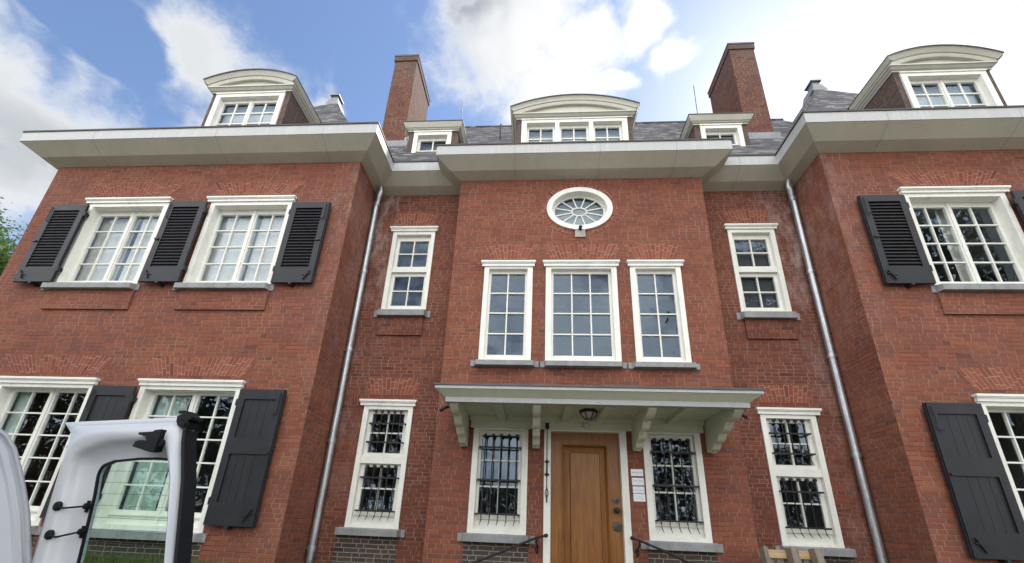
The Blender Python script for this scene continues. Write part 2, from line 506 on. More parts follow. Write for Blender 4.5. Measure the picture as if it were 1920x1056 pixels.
        if label: o['label'] = label
        return o

def MX(mb, sx):
    return mb.mirror() if sx < 0 else mb

def empty(name, label, cat, loc=(0, 0, 0), group=None):
    o = bpy.data.objects.new(name, None)
    COL.objects.link(o); o.location = loc
    o.empty_display_size = .2
    o['label'] = label; o['category'] = cat
    if group: o['group'] = group
    return o
def tag(o, label, cat, group=None):
    o['label'] = label; o['category'] = cat
    if group: o['group'] = group
    return o

# ------------------------------------------------------------------ ground
def hz(x, y):
    # low bank in front of the house: level by the wall, falling to the drive
    e = -2.3
    if y > e: z = .932 + .016*math.sin(x*1.7) + .012*math.sin(x*4.1+y*2)
    elif y < e-1.7: z = 0.
    else:
        t = (e-y)/1.7; t = t*t*(3-2*t); z = .932*(1-t)
    return z
g = MB()
xs = [-300, -80, -40, -25, -18]+[-14+i*.5 for i in range(57)]+[18, 25, 40, 80, 300]
ys = [-300, -80, -40, -20, -12, -8]+[-6+i*.25 for i in range(29)]+[3, 8, 20, 60, 300]
for i in range(len(xs)-1):
    for j in range(len(ys)-1):
        q = [(xs[i], ys[j]), (xs[i+1], ys[j]), (xs[i+1], ys[j+1]), (xs[i], ys[j+1])]
        if ys[j+1] <= -3.99 :
            continue
        g.face([(a, b, hz(a, b)) for a, b in q], smooth=True)
o = g.build('lawn', 'lawn'); o['kind'] = 'structure'
g = MB()
g.face([(-300, -300, .004), (300, -300, .004), (300, -3.9, .004), (-300, -3.9, .004)])
o = g.build('drive', 'gravel'); o['kind'] = 'structure'

g = MB()
rg = random.Random(3)
def blade(x, y, h, wd):
    z = hz(x, y)-.01
    a = rg.uniform(0, 6.28); b = rg.uniform(0, 6.28); l = h*rg.uniform(.15, .7)
    dx_, dy_ = math.cos(a)*wd, math.sin(a)*wd
    ex, ey = math.cos(b)*l, math.sin(b)*l
    p0 = (x-dx_, y-dy_, z); p1 = (x+dx_, y+dy_, z)
    q0 = (x-dx_*.7+ex*.4, y-dy_*.7+ey*.4, z+h*.6); q1 = (x+dx_*.7+ex*.4, y+dy_*.7+ey*.4, z+h*.6)
    g.face([p0, p1, q1, q0]); g.face([q0, q1, (x+ex, y+ey, z+h)])
for _ in range(9000):
    x = rg.uniform(-10, -2.3); y = rg.uniform(-2.2, -.5)
    if x > -4.1 and y > -.55: y = rg.uniform(-.5, .33)
    blade(x, y, rg.uniform(.05, .13), rg.uniform(.003, .006))
for _ in range(700):
    x = rg.uniform(-4.0, -2.4); blade(x, rg.uniform(-.2, .33), rg.uniform(.03, .10), .004)
for _ in range(3500):
    x = rg.uniform(-9.5, -4.1); blade(x, rg.uniform(-.75, -.5), rg.uniform(.07, .16), rg.uniform(.003, .006))
for _ in range(2500):
    x = rg.uniform(2.3, 9.5); blade(x, rg.uniform(-2.0, -.5), rg.uniform(.05, .11), rg.uniform(.003, .006))
o = g.build('grass', 'grass'); o['kind'] = 'stuff'
o['label'] = 'short green grass growing along the foot of the brick wall'; o['category'] = 'grass'

# ================================================================== THE HOUSE
HC, HR, HW = 0., .349, -.479          # planes: centre front, recessed bays, wing fronts
XC, XI, XO = 2.242, 4.032, 10.047
ZT = 7.80
house = empty('brick_house', 'large red brick country house with white windows, black shutters, slate roof and two chimneys', 'house')

# holes (casing outlines)
LAP = .02
def hole(x0, x1, z0, z1):
    return (x0+LAP, x1-LAP, z0+LAP, z1-LAP)
cen_holes = [hole(-1.666, -.825, 4.047, 5.83), hole(-.6, .6, 4.047, 5.83), hole(.825, 1.666, 4.047, 5.83),
             hole(-.597, .597, .80, 3.00), hole(-1.654, -.834, 1.467, 2.96), hole(.834, 1.654, 1.467, 2.96),
             (-.60, .60, 6.58, 7.58)]
rec_holes = [hole(2.730, 3.555, 5.135, 6.88), hole(2.738, 3.560, 1.467, 3.37)]
wing_holes = [hole(5.098, 6.634, 5.142, 6.87), hole(7.440, 8.992, 5.142, 6.87), hole(5.093, 6.700, 1.335, 3.375), hole(7.440, 9.060, 1.335, 3.375)]
ZB = .2
b = MB(); b.plate(-XC, XC, ZB, ZT, cen_holes, HC, .12)
# oval: fill between its square hole and the ellipse
OX, OZ, OA, OB = 0., 7.077, .585, .468
NE = 64
def rectpt(a):
    c, s_ = math.cos(a), math.sin(a)
    k = min(.60/abs(c) if abs(c) > 1e-6 else 9, .50/abs(s_) if abs(s_) > 1e-6 else 9)
    return (OX+c*k, 7.08+s_*k)
angs = sorted({2*math.pi*i/NE for i in range(NE)} | {math.atan2(sz*.5, sx_*.6) % (2*math.pi) for sz in (1, -1) for sx_ in (1, -1)})
for i in range(len(angs)):
    a0, a1 = angs[i], angs[(i+1) % len(angs)]
    p0, p1 = rectpt(a0), rectpt(a1)
    e0 = (OX+OA*math.cos(a0), OZ+OB*math.sin(a0)); e1 = (OX+OA*math.cos(a1), OZ+OB*math.sin(a1))
    b.face([(p0[0], 0, p0[1]), (p1[0], 0, p1[1]), (e1[0], 0, e1[1]), (e0[0], 0, e0[1])])
for s_ in (-1, 1):
    b.face([(s_*XC, HC, ZB), (s_*XC, HR, ZB), (s_*XC, HR, ZT), (s_*XC, HC, ZT)][::s_])
b.build('wall', 'brick', house)
for s_ in (-1, 1):
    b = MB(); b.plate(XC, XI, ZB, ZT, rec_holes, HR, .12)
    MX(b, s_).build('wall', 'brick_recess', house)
    b = MB(); b.plate(XI, XO, ZB, ZT, wing_holes, HW, .12)
    b.face([(XI, HW, ZB), (XI, HW, ZT), (XI, HR, ZT), (XI, HR, ZB)])
    b.face([(XO, HW, ZB), (XO, 9, ZB), (XO, 9, ZT), (XO, HW, ZT)])
    MX(b, s_).build('wall', 'brick', house)
b = MB(); b.face([(XO, 9, ZB), (-XO, 9, ZB), (-XO, 9, ZT), (XO, 9, ZT)])
b.build('wall', 'brick', house)

# rooms behind the glass
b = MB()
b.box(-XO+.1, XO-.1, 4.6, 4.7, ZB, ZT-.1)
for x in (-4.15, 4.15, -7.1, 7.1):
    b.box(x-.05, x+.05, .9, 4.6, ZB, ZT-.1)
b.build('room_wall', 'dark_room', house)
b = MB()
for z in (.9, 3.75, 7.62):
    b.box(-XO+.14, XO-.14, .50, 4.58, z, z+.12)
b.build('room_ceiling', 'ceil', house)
# pale window seen through the middle window
# ---------------------------------------------------------------- flat arches
def arch(yp, sx, x0, x1, t0, t1, zb, zt):
    b = MB()
    n = max(6, round((t1-t0+x1-x0)/2/.066))
    y = yp-.004
    for i in range(n):
        a, c = i/n, (i+1)/n
        p = [(x0+(x1-x0)*a, zb), (x0+(x1-x0)*c, zb), (t0+(t1-t0)*c, zt), (t0+(t1-t0)*a, zt)]
        uv = [(0, i*.066), (0, (i+1)*.066), (zt-zb, (i+1)*.066), (zt-zb, i*.066)]
        uv = [(q[0]+x0*3.1, q[1]) for q in uv]
        b.face([(q[0], y, q[1]) for q in p], uv)
    b.face([(x0, yp, zb), (x1, yp, zb), (x1, y, zb), (x0, y, zb)])
    b.face([(t0, y, zt), (t1, y, zt), (t1, yp, zt), (t0, yp, zt)])
    MX(b, sx).build('flat_arch', 'brick_arch', house)
arch(HC, -1, .90, 1.60, .73, 1.77, 5.982, 6.31)
arch(HC, 1, .90, 1.60, .73, 1.77, 5.982, 6.31)
arch(HC, 1, -.56, .56, -.725, .725, 5.982, 6.31)
for s_ in (-1, 1):
    arch(HR, s_, 2.80, 3.47, 2.67, 3.56, 7.012, 7.335)
    arch(HR, s_, 2.76, 3.52, 2.65, 3.64, 3.555, 3.85)
    arch(HW, s_, 5.20, 6.55, 4.95, 6.80, 7.03, 7.325)
    arch(HW, s_, 7.52, 8.92, 7.28, 9.20, 7.03, 7.325)
    arch(HW, s_, 5.15, 6.60, 4.98, 6.78, 3.54, 3.85)
    arch(HW, s_, 7.50, 8.98, 7.34, 9.28, 3.54, 3.85)
# brick ring round the oval
b = MB(); n = 52
for i in range(n):
    a0, a1 = 2*math.pi*i/n, 2*math.pi*(i+1)/n
    if 4.5 < (a0+a1)/2 < 4.92: continue
    P = [(OA*math.cos(a), OZ+OB*math.sin(a)) for a in (a0, a1)]
    Q = [((OA+.115)*math.cos(a), OZ+(OB+.115)*math.sin(a)) for a in (a0, a1)]
    b.face([(Q[0][0], -.004, Q[0][1]), (P[0][0], -.004, P[0][1]), (P[1][0], -.004, P[1][1]), (Q[1][0], -.004, Q[1][1])],
           [(.09, i*.066), (.0, i*.066), (.0, (i+1)*.066), (.09, (i+1)*.066)])
b.build('oval_arch', 'brick_arch', house)

# ---------------------------------------------------------------- windows
MUN = .022
def make_panes(glass, y, tilt=.35, seed=0):
    rp = random.Random(seed)
    b = MB()
    for (x0, x1, z0, z1, c, r_) in glass:
        for i in range(c):
            for j in range(r_):
                a0, a1 = x0+(x1-x0)*i/c, x0+(x1-x0)*(i+1)/c
                c0, c1 = z0+(z1-z0)*j/r_, z0+(z1-z0)*(j+1)/r_
                tx = (a1-a0)/2*math.tan(R(rp.gauss(0, tilt))); tz = (c1-c0)/2*math.tan(R(rp.gauss(0, tilt)))
                b.face([(a0, y-tx-tz, c0), (a1, y+tx-tz, c0), (a1, y+tx+tz, c1), (a0, y-tx+tz, c1)])
    return b
def make_muntins(b, glass, y0, y1, wd=MUN):
    for (x0, x1, z0, z1, c, r_) in glass:
        for i in range(1, c):
            x = x0+(x1-x0)*i/c
            b.box(x-wd/2, x+wd/2, y0, y1, z0, z1, skip='tb')
        for j in range(1, r_):
            z = z0+(z1-z0)*j/r_
            xx = [x0+(x1-x0)*i/c for i in range(c+1)]
            for i in range(c):
                b.box(xx[i]+(wd/2 if i else 0), xx[i+1]-(wd/2 if i < c-1 else 0), y0, y1-.002, z-wd/2, z+wd/2, skip='lr')
def window(label, yp, sx, x0, x1, z0, z1, inner, glass, cap=None, sill=None, transom=None, tilt=.35, proud=.022, sashd=.05, lip=True):
    ix0, ix1, iz0, iz1 = inner
    b = MB(); b.plate(x0, x1, z0, z1, [inner], yp-proud, proud+sashd+.065)
    b.box(x0, x1, yp-proud, yp+.02, z0, z1, skip='fk')
    root = MX(b, sx).build('window', 'white', house, label)
    b = MB()
    holes = [gq[:4] for gq in glass]
    b.plate(ix0, ix1, iz0, iz1, holes, yp+sashd, .045)
    make_muntins(b, glass, yp+sashd+.006, yp+sashd+.04)
    if lip:
        zl = min(h[2] for h in holes)
        b.box(ix0+.01, ix1-.01, yp+sashd-.03, yp+sashd-.001, zl-.075, zl-.05)
    # raised stiles between casements
    hs = sorted(set((h[0], h[1]) for h in holes))
    for i in range(len(hs)-1):
        if hs[i+1][0] > hs[i][1]:
            b.box((hs[i][1]+hs[i+1][0])/2-.022, (hs[i][1]+hs[i+1][0])/2+.022, yp+sashd-.016, yp+sashd-.001, iz0+.03, iz1-.01)
    if transom:
        b.box(ix0, ix1, yp+.0, yp+sashd-.001, transom[0], transom[1])
    MX(b, sx).build('sash', 'sash', root)
    for k, gq in enumerate(glass):
        MX(make_panes([gq], yp+sashd+.03, tilt, int(x0*100+z0*37+sx*11+k*5) & 255), sx).build('pane', 'glass', root)
    if cap:
        cx0, cx1, cz = cap
        b = MB(); b.box(cx0+.018, cx1-.018, yp-.045, yp-.001, z1-.01, cz-.035)
        b.box(cx0, cx1, yp-.07, yp-.001, cz-.034, cz)
        b.box(cx0+.008, cx1-.008, yp-.058, yp-.046, cz-.05, cz-.036)
        MX(b, sx).build('lintel_cap', 'white', root)
    if sill:
        a0, a1, c0, c1 = sill
        b = MB(); b.box(a0, a1, yp-.02, yp+.05, c0, c1)
        b.face([(a0+.06, yp-.021, c0+.004), (a0+.06, yp-.021, c1+.006), (a0+.09, yp-.10, c1-.012), (a0+.09, yp-.10, c0+.004)][::-1])
        b.face([(a1-.06, yp-.021, c0+.004), (a1-.06, yp-.021, c1+.006), (a1-.09, yp-.10, c1-.012), (a1-.09, yp-.10, c0+.004)])
        b.face([(a0+.09, yp-.10, c0+.004), (a1-.09, yp-.10, c0+.004), (a1-.09, yp-.10, c1-.012), (a0+.09, yp-.10, c1-.012)])
        b.face([(a0+.09, yp-.10, c1-.012), (a1-.09, yp-.10, c1-.012), (a1-.06, yp-.021, c1+.006), (a0+.06, yp-.021, c1+.006)])
        b.face([(a0+.06, yp-.021, c0+.004), (a1-.06, yp-.021, c0+.004), (a1-.09, yp-.10, c0+.004), (a0+.09, yp-.10, c0+.004)])
        MX(b, sx).build('sill', 'sill', root)
    return root
def grille(root, yp, sx, xs_, zt, zb, rails, x0, x1, curl=True):
    b = MB()
    y = yp-.03
    for x in xs_:
        pts = [(x, y, zt), (x, y, zb+.12), (x, y-.015, zb+.06), (x+.012, y-.05, zb)]
        b.tube(pts, [.0085, .0085, .008, .003], 6)
        b.lathe((x, y-.02, zt+.012), (0, 1, 0), [(0, .002), (.0, .024), (.02, .028), (.04, .024), (.04, .002)], 10)
    for z in rails:
        b.box(x0, x1, y-.010, y+.012, z-.012, z+.012)
        b.box(x0, x0+.02, y, yp+.06, z-.01, z+.01); b.box(x1-.02, x1, y, yp+.06, z-.01, z+.01)
    MX(b, sx).build('grille', 'iron', root)
def apron(yp, sx, x0, x1, z0, z1, mat='brick', d=.03):
    b = MB(); b.box(x0, x1, yp-d, yp, z0, z1, skip='k')
    MX(b, sx).build('sill_apron', mat, house)

# centre upper three
w4 = [(.955, 1.545, 4.18, 5.72, 2, 4)]
inn = (.915, 1.585, 4.09, 5.78)
window('left of the three upper windows over the canopy', HC, -1, .825, 1.666, 4.047, 5.83, inn, w4, (.775, 1.727, 5.923), (.70, 1.785, 3.95, 4.046))
window('right of the three upper windows over the canopy', HC, 1, .825, 1.666, 4.047, 5.83, inn, w4, (.775, 1.727, 5.923), (.70, 1.785, 3.95, 4.046))
window('wide middle window over the canopy', HC, 1, -.6, .6, 4.047, 5.83, (-.51, .51, 4.09, 5.78), [(-.468, .468, 4.18, 5.72, 3, 4)], (-.655, .655, 5.923), (-.672, .672, 3.95, 4.046))
# side windows of the door
sw = [(.965, 1.53, 1.735, 2.86, 2, 3)]
for s_ in (-1, 1):
    q = window('barred window %s of the front door' % ('left' if s_ < 0 else 'right'), HC, s_, .834, 1.654, 1.467, 2.96, (.92, 1.57, 1.53, 2.93), sw, None, (.715, 1.78, 1.36, 1.466))
    grille(q, HC, s_, [1.00+.117*i for i in range(5)], 2.83, 1.575, (2.665, 2.195, 1.728), .935, 1.555)
    apron(HC, s_, .80, 1.69, ZB, 1.36, 'brick_dark', .004)
# recessed bays
ru = [(2.855, 3.42, 6.115, 6.70, 2, 2), (2.855, 3.42, 5.275, 5.90, 2, 2)]
rl = [(2.885, 3.42, 2.60, 3.245, 2, 2), (2.885, 3.42, 1.72, 2.375, 2, 2)]
for s_ in (-1, 1):
    window('tall narrow window in the %s recess, upper floor' % ('left' if s_ < 0 else 'right'), HR, s_, 2.730, 3.555, 5.135, 6.88, (2.80, 3.475, 5.18, 6.80), ru,
           (2.672, 3.62, 6.963), (2.64, 3.665, 5.005, 5.134), (5.965, 6.055))
    q = window('barred narrow window in the %s recess, ground floor' % ('left' if s_ < 0 else 'right'), HR, s_, 2.738, 3.560, 1.467, 3.37, (2.815, 3.48, 1.51, 3.30), rl,
               (2.685, 3.64, 3.46), (2.635, 3.695, 1.36, 1.466), (2.425, 2.535))
    grille(q, HR, s_, [2.925+.105*i for i in range(5)], 3.25, 2.585, (3.062, 2.757), 2.825, 3.43)
    grille(q, HR, s_, [2.895+.112*i for i in range(5)], 2.365, 1.58, (2.205, 1.714), 2.82, 3.435)
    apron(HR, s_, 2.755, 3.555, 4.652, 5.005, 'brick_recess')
    apron(HR, s_, 2.735, 3.665, ZB, 1.36, 'brick_dark', .004)
# wing windows
for s_ in (-1, 1):
    side = 'left' if s_ < 0 else 'right'
    for k, (x0, x1) in enumerate(((5.098, 6.634), (7.44, 8.992))):
        mid = (x0+x1)/2
        gl = [(mid-.635, mid-.05, 5.30, 6.70, 2, 4), (mid+.05, mid+.635, 5.30, 6.70, 2, 4)]
        window('casement window on the upper floor of the %s wing' % side, HW, s_, x0, x1, 5.142, 6.87, (x0+.085, x1-.085, 5.185, 6.79), gl,
               (x0-.035, x1+.08, 6.958), (x0-.065, x1+.14, 5.03, 5.14), sashd=.115)
        apron(HW, s_, x0-.01, x1-.02, 4.67, 5.03)
    for k, (x0, x1) in enumerate(((5.093, 6.700), (7.44, 9.06))):
        mid = (x0+x1)/2
        gl = [(mid-.66, mid-.055, 1.59, 3.27, 2, 5), (mid+.055, mid+.66, 1.59, 3.27, 2, 5)]
        window('tall casement window on the ground floor of the %s wing' % side, HW, s_, x0, x1, 1.335, 3.375, (x0+.085, x1-.085, 1.40, 3.31), gl,
               (x0-.025, x1+.035, 3.464), (x0-.065, x1+.06, 1.225, 1.334), sashd=.115)
        apron(HW, s_, x0-.03, x1+.03, ZB, 1.225, 'brick_dark', .004)
# things right behind the glass: blinds and curtains
def drape(x0, x1, z0, z1, y, amp, wl, mat, sx, name='curtain'):
    b = MB(); n = max(4, int((x1-x0)/.02))
    f = lambda x: y+amp*math.sin(x/wl*6.283)+amp*.4*math.sin(x/wl*2.1+1)
    for i in range(n):
        a, c = x0+(x1-x0)*i/n, x0+(x1-x0)*(i+1)/n
        b.face([(a, f(a), z0), (c, f(c), z0), (c, f(c), z1), (a, f(a), z1)], smooth=True)
    MX(b, sx).build(name, mat, house)
drape(5.15, 5.80, 5.15, 6.78, HW+.22, .009, .16, 'curtain', -1)
drape(5.85, 6.60, 5.15, 6.78, HW+.24, .009, .19, 'curtain', -1)
drape(7.48, 8.10, 5.15, 6.78, HW+.22, .009, .17, 'curtain', -1)
drape(8.22, 8.93, 5.15, 6.78, HW+.24, .009, .16, 'curtain', -1)
drape(5.15, 5.42, 1.38, 3.34, HW+.26, .025, .11, 'green_curtain', -1)
drape(6.10, 6.62, 1.38, 3.34, HW+.26, .025, .12, 'green_curtain', -1)
drape(8.72, 8.98, 1.38, 3.34, HW+.26, .025, .12, 'green_curtain', -1)
drape(5.78, 6.02, 5.15, 6.78, HW+.26, .025, .11, 'curtain', 1)
drape(5.15, 5.32, 1.38, 3.34, HW+.26, .025, .11, 'curtain', 1)
b = MB(); b.box(2.78, 3.50, HR+.13, HR+.14, 5.16, 6.84)
b.build('blind', 'black_blind', house)

# oval window
b = MB()
def ering(b, a0, b0, a1, b1, y0, y1, n=64):
    for i in range(n):
        p, q = 2*math.pi*i/n, 2*math.pi*(i+1)/n
        b.face([(a0*math.cos(p), y0, OZ+b0*math.sin(p)), (a1*math.cos(p), y1, OZ+b1*math.sin(p)),
                (a1*math.cos(q), y1, OZ+b1*math.sin(q)), (a0*math.cos(q), y0, OZ+b0*math.sin(q))], smooth=True)
ering(b, .597, .48, .597, .48, .02, -.035)
ering(b, .597, .48, .497, .385, -.035, -.035)
ering(b, .497, .385, .485, .373, -.035, .10)
ov = b.build('oval_window', 'white', house, 'white oval window with radiating glazing bars')
b = MB()
ering(b, .49, .378, .445, .335, .07, .07)
ering(b, .445, .335, .445, .335, .07, .10)
ering(b, .147, .098, .125, .078, .068, .068); ering(b, .125, .078, .125, .078, .068, .10); ering(b, .147, .098, .147, .098, .10, .068)
for k in range(12):
    a = 2*math.pi*(k+.5)/12
    p = Vector((.14*math.cos(a), .085, OZ+.09*math.sin(a))); q = Vector((.455*math.cos(a), .085, OZ+.345*math.sin(a)))
    b.bar(p, q, .018, .03, (0, 1, 0))
b.build('sash', 'sash', ov)
b = MB(); n = 48
b.face([(.46*math.cos(2*math.pi*i/n), .09, OZ+.35*math.sin(2*math.pi*i/n)) for i in range(n)])
b.build('pane', 'glass', ov)
b = MB(); b.face([(-.6, .30, 6.55), (.6, .30, 6.55), (.6, .30, 7.44), (-.6, .30, 7.44)])
b.build('blind', 'white_blind', house)
b = MB(); b.box(-.09, .09, -.03, -.001, 6.44, 6.60)
ks = b.build('keystone', simple('pale concrete', (.40, .375, .33), .85, var=.25, nscale=12.), house)
b = MB(); b.lathe((0, -.03, 6.60), (0, -1, 0), [(0, .03), (.05, .028), (.07, .035), (.085, .02), (.09, .001)], 10)
b.build('spout', 'iron', ks)

# ---------------------------------------------------------------- shutters
def shutter(sx, x0, x1, z0, z1, hinge, louvred, yoff=.085):
    """hinge: +1 hinged on its high-x side"""
    y1 = HW-yoff+.04; y0 = HW-yoff
    b = MB()
    st = .10
    if louvred:
        zz0, zz1 = z0+.285, z1-.125
        b.plate(x0, x1, z0, z1, [(x0+st, x1-st, zz0, zz1)], y0, .04, back=True)
        rails = []
    else:
        h = z1-z0
        zz = [(z0+.29, z0+.94), (z0+1.17, z1-.15)]
        b.plate(x0, x1, z0, z1, [(x0+.10, x1-.10, a, c) for a, c in zz], y0, .04, back=True)
    # rebated meeting edge
    fx = x0 if hinge > 0 else x1
    b.box(fx-.018 if hinge > 0 else fx, fx if hinge > 0 else fx+.018, y0+.014, y1-.002, z0, z1)
    for px_ in (x0+.035, x1-.035):
        for pz in (z0+.05, z0+.22, z1-.05, z1-.16):
            b.lathe((px_, y0, pz), (0, -1, 0), [(0, .008), (.004, .007), (.006, .001)], 6)
    root = MX(b, sx).build('shutter', 'shutter', house)
    if louvred:
        b = MB(); n = 20
        for i in range(n):
            z = zz0+(zz1-zz0)*(i+.5)/n
            p = (zz1-zz0)/n
            b.face([(x0+st, y0+.004, z+p*.15-p*.62), (x1-st, y0+.004, z+p*.15-p*.62), (x1-st, y1-.004, z+p*.75), (x0+st, y1-.004, z+p*.75)])
            b.box(x0+st, x1-st, y0+.003, y0+.006, z-p*.62, z-p*.48)
        b.box(x0+st, x1-st, y1-.003, y1-.001, zz0, zz1)
        MX(b, sx).build('louvre', 'louvre', root)
    else:
        b = MB()
        for a, c in zz:
            n = 4; wd = (x1-x0-.2)/n
            for i in range(n):
                b.box(x0+.10+wd*i+.002, x0+.10+wd*(i+1)-.002, y0+.018, y0+.030, a, c)
            b.box(x0+.10, x1-.10, y0+.031, y0+.035, a, c)
        MX(b, sx).build('board_panel', 'shutter', root)
    b = MB()
    hx = x1 if hinge > 0 else x0
    for z in (z0+.27*(z1-z0)*.6, z1-.2):
        b = MB()
        b.box(hx-.01, hx+.03*hinge, y0+.01, y1+.03, z-.035, z+.035)
        b.tube([(hx+.012*hinge, y0+.01, z-.05), (hx+.012*hinge, y0+.01, z+.05)], .012, 6)
        MX(b, sx).build('hinge', 'iron', root)
    ex = (x0+.045) if hinge > 0 else (x1-.045)
    b = MB()
    b.tube([(ex, y0-.012, z1-.06), (ex, y0-.014, z1-.36), (ex+.05*hinge, y0-.02, z1-.38)], .007, 6)
    MX(b, sx).build('bolt', 'iron', root)
    b = MB(); b.box(ex-.02, ex+.05, y0-.018, y0-.001, z0+.50*(z1-z0), z0+.50*(z1-z0)+.03)
    MX(b, sx).build('latch', 'iron', root)
    b = MB()
    b.bar((ex+.02*hinge, y0-.012, z0+.22), (ex+.10*hinge, y0-.014, z0+.06), .016, .016)
    b.bar((ex+.00*hinge, y0-.012, z0+.17), (ex+.12*hinge, y0-.012, z0+.13), .012, .012)
    MX(b, sx).build('hook', 'iron', root)
    mx_ = (x0+x1)/2
    b = MB(); b.box(mx_-.02, mx_+.02, y0-.02, HW, z0-.04, z0-.002)
    MX(b, sx).build('stay', 'iron', root)
for s_ in (-1, 1):
    shutter(s_, 4.385, 5.062, 5.145, 6.78, 1, True)
    shutter(s_, 6.640, 7.325, 5.145, 6.81, -1, True, .11)
    shutter(s_, 4.385, 5.062, 1.44, 3.322, 1, False)
    shutter(s_, 6.70, 7.375, 1.44, 3.33, -1, False, .10)
    shutter(s_, 8.90, 9.595, 5.14, 6.76, -1, True, .11)

# ---------------------------------------------------------------- eaves
def sweep(path, prof, closed=False):
    """path: plan points, outward on the right-hand side; prof: (offset, z)"""
    b = MB(); P = [Vector((p[0], p[1])) for p in path]; n = len(P)
    offs = []
    for i in range(n):
        def nr(a, c):
            d = (c-a).normalized(); return Vector((d.y, -d.x))
        if i == 0: o_ = nr(P[0], P[1])
        elif i == n-1: o_ = nr(P[-2], P[-1])
        else:
            n1, n2 = nr(P[i-1], P[i]), nr(P[i], P[i+1])
            o_ = (n1+n2)/(1+n1.dot(n2))
        offs.append(o_)
    for i in range(n-1):
        for k in range(len(prof)-1):
            q = []
            for (a, (o_, z)) in ((i, prof[k]), (i+1, prof[k]), (i+1, prof[k+1]), (i, prof[k+1])):
                p = P[a]+offs[a]*o_
                q.append((p.x, p.y, z))
            b.face(q)
    return b
path = [(-XO, 9), (-XO, HW), (-XI, HW), (-XI, HR), (-XC, HR), (-XC, HC), (XC, HC), (XC, HR), (XI, HR), (XI, HW), (XO, HW), (XO, 9)]
sweep(path, [(-.02, 7.785), (.0, 7.785), (.187, 7.838)]).build('soffit', 'stonepaint', house)
sweep(path, [(.187, 7.839), (.405, 7.985), (.405, 8.0)]).build('cove_board', 'stonepaint', house)
sweep(path, [(.404, 7.992), (.418, 7.992), (.418, 8.205), (.40, 8.207)]).build('gutter_fascia', 'fascia', house)
sweep(path, [(.41, 8.206), (.432, 8.206), (.432, 8.236), (.39, 8.238), (-.75, 8.250)]).build('gutter_edge', 'cap', house)
# seams of the fascia lengths
for x, yp in ((-9.0, HW), (-6.6, HW), (-4.6, HW), (6.9, HW), (4.9, HW), (9.2, HW), (-1.2, HC), (.35, HC), (1.7, HC), (-2.9, HR), (2.95, HR)):
    b = MB()
    b.box(x-.003, x+.003, yp-.4195, yp-.4035, 7.984, 8.2)
    b.bar((x, yp-.180, 7.834), (x, yp-.4045, 7.985), .005, .004)
    b.bar((x, yp-.01, 7.785), (x, yp-.182, 7.836), .005, .004)
    b.build('board_joint', 'sill', house)

# ---------------------------------------------------------------- roofs
b = MB()
E_Y, E_Z, RY, RZ = -.02, 8.24, 3.93, 14.15
def slope(b, pts, udir, o_):
    o_ = Vector(o_); ud = Vector(udir).normalized()
    P = [Vector(p) for p in pts]
    n = (P[1]-P[0]).cross(P[2]-P[0]).normalized(); vd = n.cross(ud)
    b.face(P, [((p-o_).dot(ud), (p-o_).dot(vd)) for p in P])
slope(b, [(-7, E_Y, E_Z), (7, E_Y, E_Z), (7, RY, RZ), (-7, RY, RZ)], (1, 0, 0), (0, E_Y, E_Z))
slope(b, [(7, 2*RY-E_Y, E_Z), (-7, 2*RY-E_Y, E_Z), (-7, RY, RZ), (7, RY, RZ)], (-1, 0, 0), (0, E_Y, E_Z))
b.tube([(-7, RY, RZ), (7, RY, RZ)], .05, 8)
b.build('roof', 'slate', house)
for s_ in (-1, 1):
    b = MB(); ez = 8.24
    ax, ay, az = 7.28, 2.86, 14.05
    i0, o0, f0 = XI+.05, XO-.05, HW+.10
    slope(b, [(i0, f0, ez), (o0, f0, ez), (ax, ay, az)], (1, 0, 0), (ax, f0, ez))
    slope(b, [(i0, f0, ez), (ax, ay, az), (ax, 8.6, az), (i0, 8.6, ez)], (0, 1, 0), (i0, f0, ez))
    slope(b, [(o0, f0, ez), (o0, 8.6, ez), (ax, 8.6, az), (ax, ay, az)], (0, 1, 0), (o0, f0, ez))
    b.face([(i0, 8.6, ez), (ax, 8.6, az), (o0, 8.6, ez)])
    wr = MX(b, s_).build('roof', 'slate', house)
    b = MB()
    b.box(ax-.10, ax+.10, ay-.10, ay+.12, az-.18, az+.13)
    b.box(ax-.15, ax+.15, ay-.15, ay+.17, az+.13, az+.165)
    b.face([(ax-.22, ay-.20, az-.34), (ax+.22, ay-.20, az-.34), (ax+.12, ay-.14, az-.02), (ax-.12, ay-.14, az-.02)])
    b.face([(ax-.22, ay-.20, az-.34), (ax-.12, ay-.14, az-.02), (ax-.12, ay+.3, az-.02), (ax-.22, ay+.3, az-.34)])
    b.tube([(ax, ay, az+.165), (ax, ay, az+.36)], .008, 5)
    MX(b, s_).build('roof_finial', 'lead', wr)
    b = MB()
    b.tube([(s_*4.37 if s_ > 0 else -3.45, RY, RZ), (s_*4.40 if s_ > 0 else -3.49, RY, RZ+(1.7 if s_ > 0 else 1.25))], .012, 5)
    b.build('lightning_rod', 'iron', house)
b = MB(); b.tube([(-1.82, 2.0, 11.27), (-1.82, 1.95, 11.75)], .022, 6)
b.build('vent_pipe', 'iron', house)
b = MB(); b.tube([(6.05, -.15, 10.95), (6.05, -.16, 11.12), (6.0, -.17, 11.2), (6.03, -.17, 11.28)], .018, 6)

